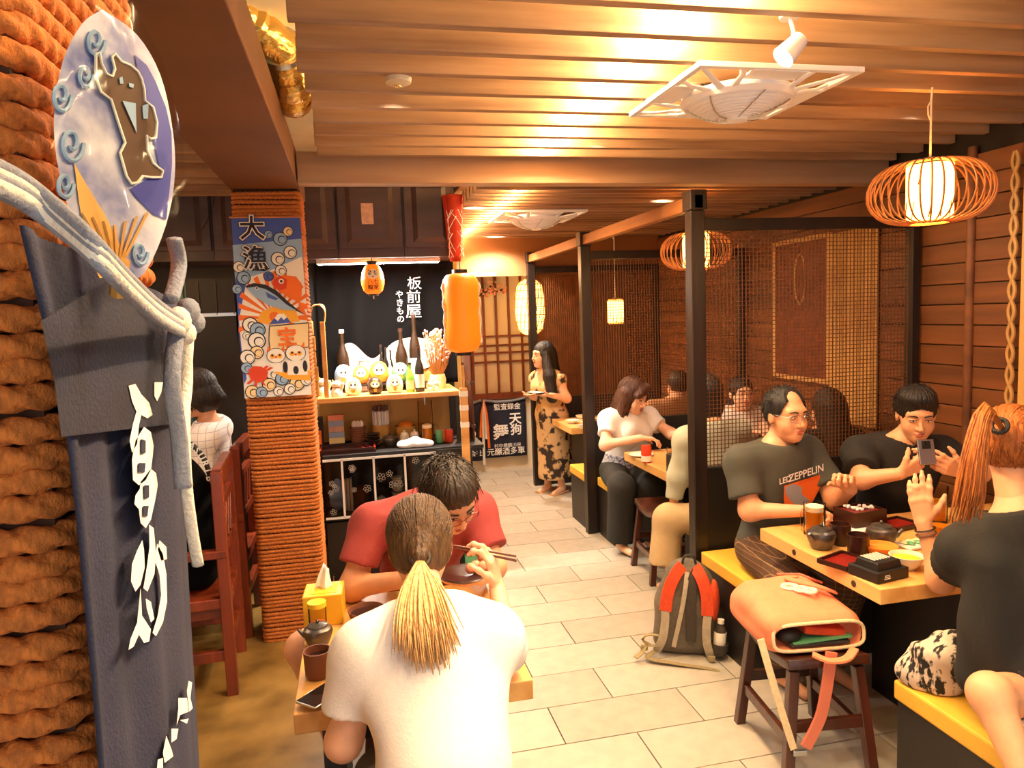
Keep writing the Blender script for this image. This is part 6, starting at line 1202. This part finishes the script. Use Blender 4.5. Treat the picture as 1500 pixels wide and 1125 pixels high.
# --- guests seen through the lattice
p10 = Person('woman in a white top facing out behind the lattice screen', (2.79, 5.02, .55), (2.79, 4.95, .93), (0, -1, 0), (2.8, 4.9, 1.065), (-.1, -1, 0), sw=.33, arms={'R': ((2.6, 4.85, .81), (2.72, 4.65, .825)), 'L': ((2.95, 4.82, .81), (2.86, 4.65, .825))}, legs={'R': ((2.73, 4.62, .5), (2.73, 4.7, .08)), 'L': ((2.9, 4.62, .5), (2.9, 4.7, .08))}, fem=True, h=(.014, .005, .005), skin='skin_pale'); p10.shirt('tee_white', .02, .7); p10.trousers('pants_black'); p10.hair([CAP, el((0, -.05, -.06), (.085, .06, .1))], [FACE], 'hair_black'); p10.face()
p11 = Person('person with long black hair seen from behind through the lattice screen', (2.72, 3.74, .555), (2.72, 3.78, .95), (0, 1, 0), (2.73, 3.8, 1.085), (.1, 1, -.1), sw=.33, arms={'L': ((2.52, 3.9, .835), (2.6, 4.1, .825)), 'R': ((2.92, 3.9, .835), (2.84, 4.1, .825))}, legs={'R': ((2.8, 4.15, .5), (2.8, 4.1, .08)), 'L': ((2.64, 4.15, .5), (2.64, 4.1, .08))}, fem=True, h=(.014, .005, .005)); p11.shirt('top_black', .02, 1.7); p11.trousers('pants_black'); p11.hair([CAP, rc((0, -.05, 0), (0, -.09, -.25), .09, .1)], [FACE], 'hair_black', down=.25)
p12 = Person('person in a tan shirt seen from behind through the further lattice screen', (2.58, 5.5, .555), (2.58, 5.56, .95), (.1, 1, 0), (2.62, 5.6, 1.07), (0, 1, -.1), sw=.37, arms={'L': ((2.36, 5.66, .84), (2.45, 5.9, .83)), 'R': ((2.8, 5.66, .84), (2.7, 5.9, .83))}, legs={'R': ((2.68, 5.9, .5), (2.68, 5.9, .08)), 'L': ((2.5, 5.9, .5), (2.5, 5.9, .08))}, h=(.015, .006, .006)); p12.shirt('shirt_tan', .022, 1.7); p12.trousers('pants_black'); p12.hair([CAP], [FACE, NAPE, EARS], 'hair_black')
# ------------------------------------------------------------------ chopsticks and the held plate
M('chop', (92, 44, 26), .4)
a_, b_ = ony(664, 802, 2.06), ony(757, 822, 2.03)
for k in (0, 1): tag(MB().cyl(a_ + A((0, 0, .0065 * k)), b_ + A((0, .004, .014 * k)), .0026, .0042, n=8).build('chopstick', 'chop'), ['dark brown chopstick in the white shirted woman\'s hand, lower of the pair', 'dark brown chopstick in the white shirted woman\'s hand, upper of the pair'][k], 'chopstick')
q = ony(680, 846, 2.2); t = thing('serving_board', 'dark plate with pink food held between the couple', 'plate', (q[0], q[1], q[2]), .1); MB().lathe([(0, 0), (.06, 0), (.085, .014), (.082, .017), (0, .006)], 24).build('dish', 'lacquer_dark', t)
for k in range(3): MB().ell((.02 + .02 * k, -.01 + .015 * (k % 2), .03), (.018, .016, .018), 10).build('food_piece', 'pink', t)
c_ = p6.wr['L'] + p6.o
for k in (0, 1): tag(MB().cyl(c_ + A((-.1, -.1 + .012 * k, -.02)), c_ + A((.16, -.06 + .03 * k, .03 + .02 * k)), .0022, .0036, n=8).build('chopstick', 'straw'), ['pale chopstick of the woman in the white top, lower of the pair', 'pale chopstick of the woman in the white top, upper of the pair'][k], 'chopstick')
# ------------------------------------------------------------------ bags
def rbox(c, hs, r, R=None):
    c = np.array(c, np.float32); hs = np.array(hs, np.float32) - r; R = None if R is None else np.array(R, np.float32)
    def f(p):
        q = p - c
        if R is not None: q = q @ R
        q = np.abs(q) - hs; return np.linalg.norm(np.maximum(q, 0), axis=1) + np.minimum(q.max(1), 0) - r
    return f
for n_, c_ in (('pack_grey', (104, 94, 78)), ('pack_light', (176, 162, 138)), ('pack_red', (214, 72, 30)), ('pack_dark', (58, 50, 42)), ('webbing', (150, 132, 92)), ('cream', (232, 206, 160))): M(n_, c_, .85, noise=(60, .12), bump=(220, .25))
q = onz(1012, 958)
bp = thing('backpack', 'grey backpack with orange-red shoulder straps standing on the tiles', 'backpack', (q[0] - .032, q[1] + .02, 0)); bp.rotation_euler = (-.06, .07, -.43)
f = wrinkle(U([rbox((0, .02, .15), (.15, .09, .145), .07), el((0, .02, .28), (.145, .09, .17)), el((0, .01, .39), (.105, .07, .085))], .04), .004, 30, 11)
sdf_mesh('main_body', [(f, (-.2, -.12, -.02), (.2, .16, .52), .007)], 'pack_grey', bp)
def strip(P, w, th, mat, nm, par, up=(0, 1, 0)):
    P = dens(P, 5); b = MB(); V = []; k = len(P)
    for i in range(k):
        d = P[min(i + 1, k - 1)] - P[max(i - 1, 0)]; d /= np.linalg.norm(d); x = np.cross(d, np.array(up, float)); x /= np.linalg.norm(x); n = np.cross(x, d); w_ = w[min(i * len(w) // k, len(w) - 1)] if hasattr(w, '__len__') else w
        V += [P[i] - x * w_ / 2 - n * th / 2, P[i] + x * w_ / 2 - n * th / 2, P[i] + x * w_ / 2 + n * th / 2, P[i] - x * w_ / 2 + n * th / 2]
    F = [(0, 3, 2, 1), tuple(4 * (k - 1) + j for j in range(4))]
    for i in range(k - 1): F += [(4 * i + j, 4 * i + (j + 1) % 4, 4 * i + 4 + (j + 1) % 4, 4 * i + 4 + j) for j in range(4)]
    return b.add(V, F).build(nm, mat, par, bevel=.002)
for s in (-1, 1):
    s1 = strip([(s * .03, -.05, .455), (s * .06, -.088, .42), (s * .09, -.1, .34), (s * .1, -.104, .24)], .058, .014, 'pack_red', 'shoulder_strap', bp)
    strip([(s * .1, -.104, .24), (s * .098, -.104, .18), (s * .105, -.1, .1), (s * .13, -.08, .03)], .04, .01, 'pack_light', 'strap_webbing', bp)
strip([(-.005, -.064, .43), (-.01, -.088, .36), (-.02, -.092, .26), (-.05, -.09, .06)], .022, .005, 'pack_light', 'centre_stripe', bp)
strip([(.04, -.058, .44), (.02, -.08, .38), (.02, -.088, .28), (.03, -.092, .1)], .05, .006, 'pack_dark', 'back_mesh', bp)
MB().tube(dens([(-.03, -.03, .462), (-.02, -.04, .5), (.02, -.035, .505), (.035, -.02, .46)], 4), .006, 8).build('haul_loop', 'pack_dark', bp)
sdf_mesh('side_panel', [(el((.125, .0, .27), (.035, .06, .12)), (.08, -.08, .13), (.18, .08, .41), .007)], 'pack_red', bp)
MB().lathe([(0, .045), (.034, .045), (.041, .065), (.042, .1), (.038, .1), (.036, .066), (.03, .051), (0, .051)], 20, c=(.166, -.066, 0)).build('side_pocket', 'pack_dark', bp)
for k, P in enumerate(([(-.12, -.08, .05), (-.18, -.11, .06), (-.2, -.13, .03), (-.23, -.16, .012)], [(-.13, -.08, .03), (-.17, -.14, .012), (-.05, -.16, .01), (.1, -.17, .01), (.17, -.18, .008)], [(-.12, -.07, .1), (-.18, -.1, .11), (-.2, -.1, .08), (-.16, -.1, .06)])): strip(P, .028, .005, 'webbing', 'belt_strap', bp, (0, 0, 1))
for x, y, z in ((-.19, -.115, .05), (.13, -.11, .035)): MB().box((x, y, z), (.035, .012, .025)).build('buckle', 'webbing', bp, smooth=0, bevel=.004)
mb_ = Matrix.LocRotScale(bp.location, bp.rotation_euler, None); t = thing('water_bottle', 'small clear bottle with white cap and label in the backpack side pocket', 'bottle', mb_ @ Vector((.166, -.066, .055))); t.rotation_euler = bp.rotation_euler
MB().lathe([(0, 0), (.026, 0), (.029, .01), (.029, .1), (.02, .125), (.013, .135), (.013, .145), (0, .145)], 20).build('bottle_body', 'pack_dark', t); MB().lathe([(.0295, .04), (.0298, .041), (.0298, .1), (.0295, .101)], 20).build('label', 'd_white', t); MB().lathe([(0, .142), (.016, .142), (.016, .162), (0, .163)], 16).build('cap', 'd_white', t)
# pink backpack lying on the stool
M('coral', (236, 140, 98), .75, noise=(40, .06), bump=(120, .12))
pk = thing('backpack', 'coral pink backpack lying open on the dark stool', 'backpack', (1.575, 2.37, .462), -.12)
Rz = np.eye(3)
f = U([rbox((0, .03, .075), (.19, .19, .075), .06), el((-.09, .07, .115), (.1, .11, .06)), el((.03, .06, .12), (.12, .11, .055)), rbox((.0, .16, .1), (.15, .06, .07), .05)], .03)
f = wrinkle(f, .006, 26, 21); mouth = lambda p: -rbox((.01, -.17, .065), (.165, .11, .045), .04)(p)
sdf_mesh('main_body', [(cut(f, mouth), (-.24, -.22, -.02), (.24, .26, .22), .006)], 'coral', pk)
b = MB(); ring = [(.01 + .17 * np.sign(math.cos(a)) * abs(math.cos(a)) ** .5, -.15 + .004 * math.sin(3 * a), .068 + .052 * np.sign(math.sin(a)) * abs(math.sin(a)) ** .6) for a in np.linspace(0, 2 * pi, 28, endpoint=False)]
MB().tube(ring, .0065, 8, closed=True).build('zip_edge', 'cream', pk)
MB().ell((-.08, -.1, .06), (.05, .04, .03), 14).build('lining_item', 'black', pk); MB().box((.05, -.09, .07), (.16, .08, .03), Matrix.Rotation(.15, 3, 'Y')).build('red_pouch', 'pack_red', pk, smooth=0, bevel=.008); MB().box((.03, -.1, .048), (.22, .09, .006), Matrix.Rotation(-.06, 3, 'Y')).build('notebook', 'd_green', pk, smooth=0); MB().box((.02, -.1, .036), (.22, .09, .01)).build('notebook', 'pack_dark', pk, smooth=0)
for dx, dy, r_ in ((.0, .05, .028), (.03, .02, .024), (.055, .0, .022)): MB().tube([(dx + r_ * math.cos(a), dy + r_ * .8 * math.sin(a), .176 - .25 * abs(dx) * .1) for a in np.linspace(0, 2 * pi, 16, endpoint=False)], .008, 6, closed=True).build('emblem', 'd_white', pk)
strip([(.08, .16, .17), (.02, .1, .187), (.09, .02, .184), (.16, .0, .16)], .03, .008, 'coral', 'front_strap', pk, (0, 0, 1))
MB().tube([(.02, .2, .17), (.1, .17, .175), (.16, .1, .16)], .005, 6).build('zip_line', 'pink_d', pk)
pl = lambda px, py, Y: A(Matrix.Rotation(.12, 3, 'Z') @ arrV(ony(px, py, Y) - A((1.575, 2.37, .462))))
strip([pl(1114, 936, 2.2), pl(1128, 985, 2.18), pl(1146, 1045, 2.17), pl(1163, 1098, 2.17)], .026, .004, 'cream', 'webbing_strap', pk)
strip([pl(1218, 955, 2.16), pl(1212, 1000, 2.15), pl(1202, 1050, 2.15), pl(1180, 1095, 2.15)], .042, .01, 'pink_d', 'shoulder_strap', pk)
strip([pl(1190, 958, 2.16), pl(1215, 968, 2.13), pl(1240, 965, 2.13), pl(1252, 950, 2.16)], .03, .01, 'coral', 'carry_loop', pk, (0, 0, 1))
MB().box(tuple(pl(1172, 1103, 2.16)), (.05, .01, .02)).build('buckle', 'steel', pk, smooth=0, bevel=.003)
# black bag on the left chair with white lettering along its edge
kb = thing('black_bag', 'rounded black bag with white lettering along its edge on the left chair', 'bag', (-.885, 3.66, .477)); f = U([rbox((0, 0, .17), (.2, .14, .17), .08), el((0, 0, .32), (.205, .14, .34))], .06); sdf_mesh('shell', [(cut(f, half((0, 0, .001), (0, 0, -1))), (-.25, -.2, -.02), (.25, .2, .7), .012)], 'black_cloth', kb)
P = dens([ony(x, y, 3.575) - A((-.885, 3.66, .477)) for x, y in ((274, 648), (286, 657), (297, 671), (304, 688), (308, 705))], 3)
MB().tube([p + A((0, .012, 0)) for p in P], .012, 8).build('edge_band', 'black', kb)
for i, ch in enumerate('KASURIB'):
    k = min(int(i * (len(P) - 2) / 6), len(P) - 2); d = nrm(P[k + 1] - P[k]); up = nrm(np.cross(d, (0, 1, 0))); up = up if up[2] > 0 else -up
    lettering(ch, .042, 'ink_white', lambda u, v, w, c=P[k] + (P[k + 1] - P[k]) * ((i * (len(P) - 2) / 6) - k), d=d, up=up: c + d * u + up * v + A((0, -.005, 0)), kb, bold=.03)
# floral cloth bundled on the near bench
q = onz(1352, 985, .457); fb = thing('floral_cloth', 'black and white floral cloth bundled on the near yellow bench', 'cloth', (1.80, 1.93, .456)); f = wrinkle(U([el((0, 0, .07), (.1, .075, .085)), el((.04, -.03, .1), (.1, .06, .08)), el((-.04, .02, .05), (.065, .06, .06))], .04), .016, 52, 31); sdf_mesh('folds', [(cut(f, half((0, 0, .002), (0, 0, -1))), (-.2, -.15, -.01), (.2, .15, .24), .006)], 'floral', fb)

# ------------------------------------------------------------------ sets of alike things
GROUPS = {'dining_table': 'pale wood dining tables', 'stool': 'dark saddle stools', 'bench': 'yellow topped benches', 'booth_screen': 'lattice screens along the booths', 'wooden_chair': 'red-brown wooden chairs', 'wall_cabinet': 'dark wall cabinets', 'pendant_lamp': 'hanging lamps', 'downlight': 'recessed downlights in the slats', 'light_strip': 'light strips above the slats', 'ceiling_fan': 'square ceiling fans', 'round_doll': 'round dolls on the shelf', 'bottle': 'bottles on the shelf', 'cat_figurine': 'cat figurines on the shelf', 'lidded_jar': 'sugar jars on the bar', 'drink_can': 'drink cans', 'teapot': 'small metal pots', 'tea_cup': 'tea cups', 'bowl': 'bowls and small dishes', 'lacquer_plate': 'red lacquer plates', 'beer_glass': 'beer glasses', 'beer_mug': 'beer mugs', 'water_glass': 'water glasses', 'chopstick': 'chopsticks', 'backpack': 'backpacks', 'apron': 'indigo aprons', 'person': 'guests and staff', 'red_stick': 'sticks in the tray', 'rope_column': 'rope bound columns'}
for o in list(bpy.data.objects):
    if o.parent is None and 'label' in o and o.name.split('.')[0] in GROUPS: o['group'] = GROUPS[o.name.split('.')[0]]
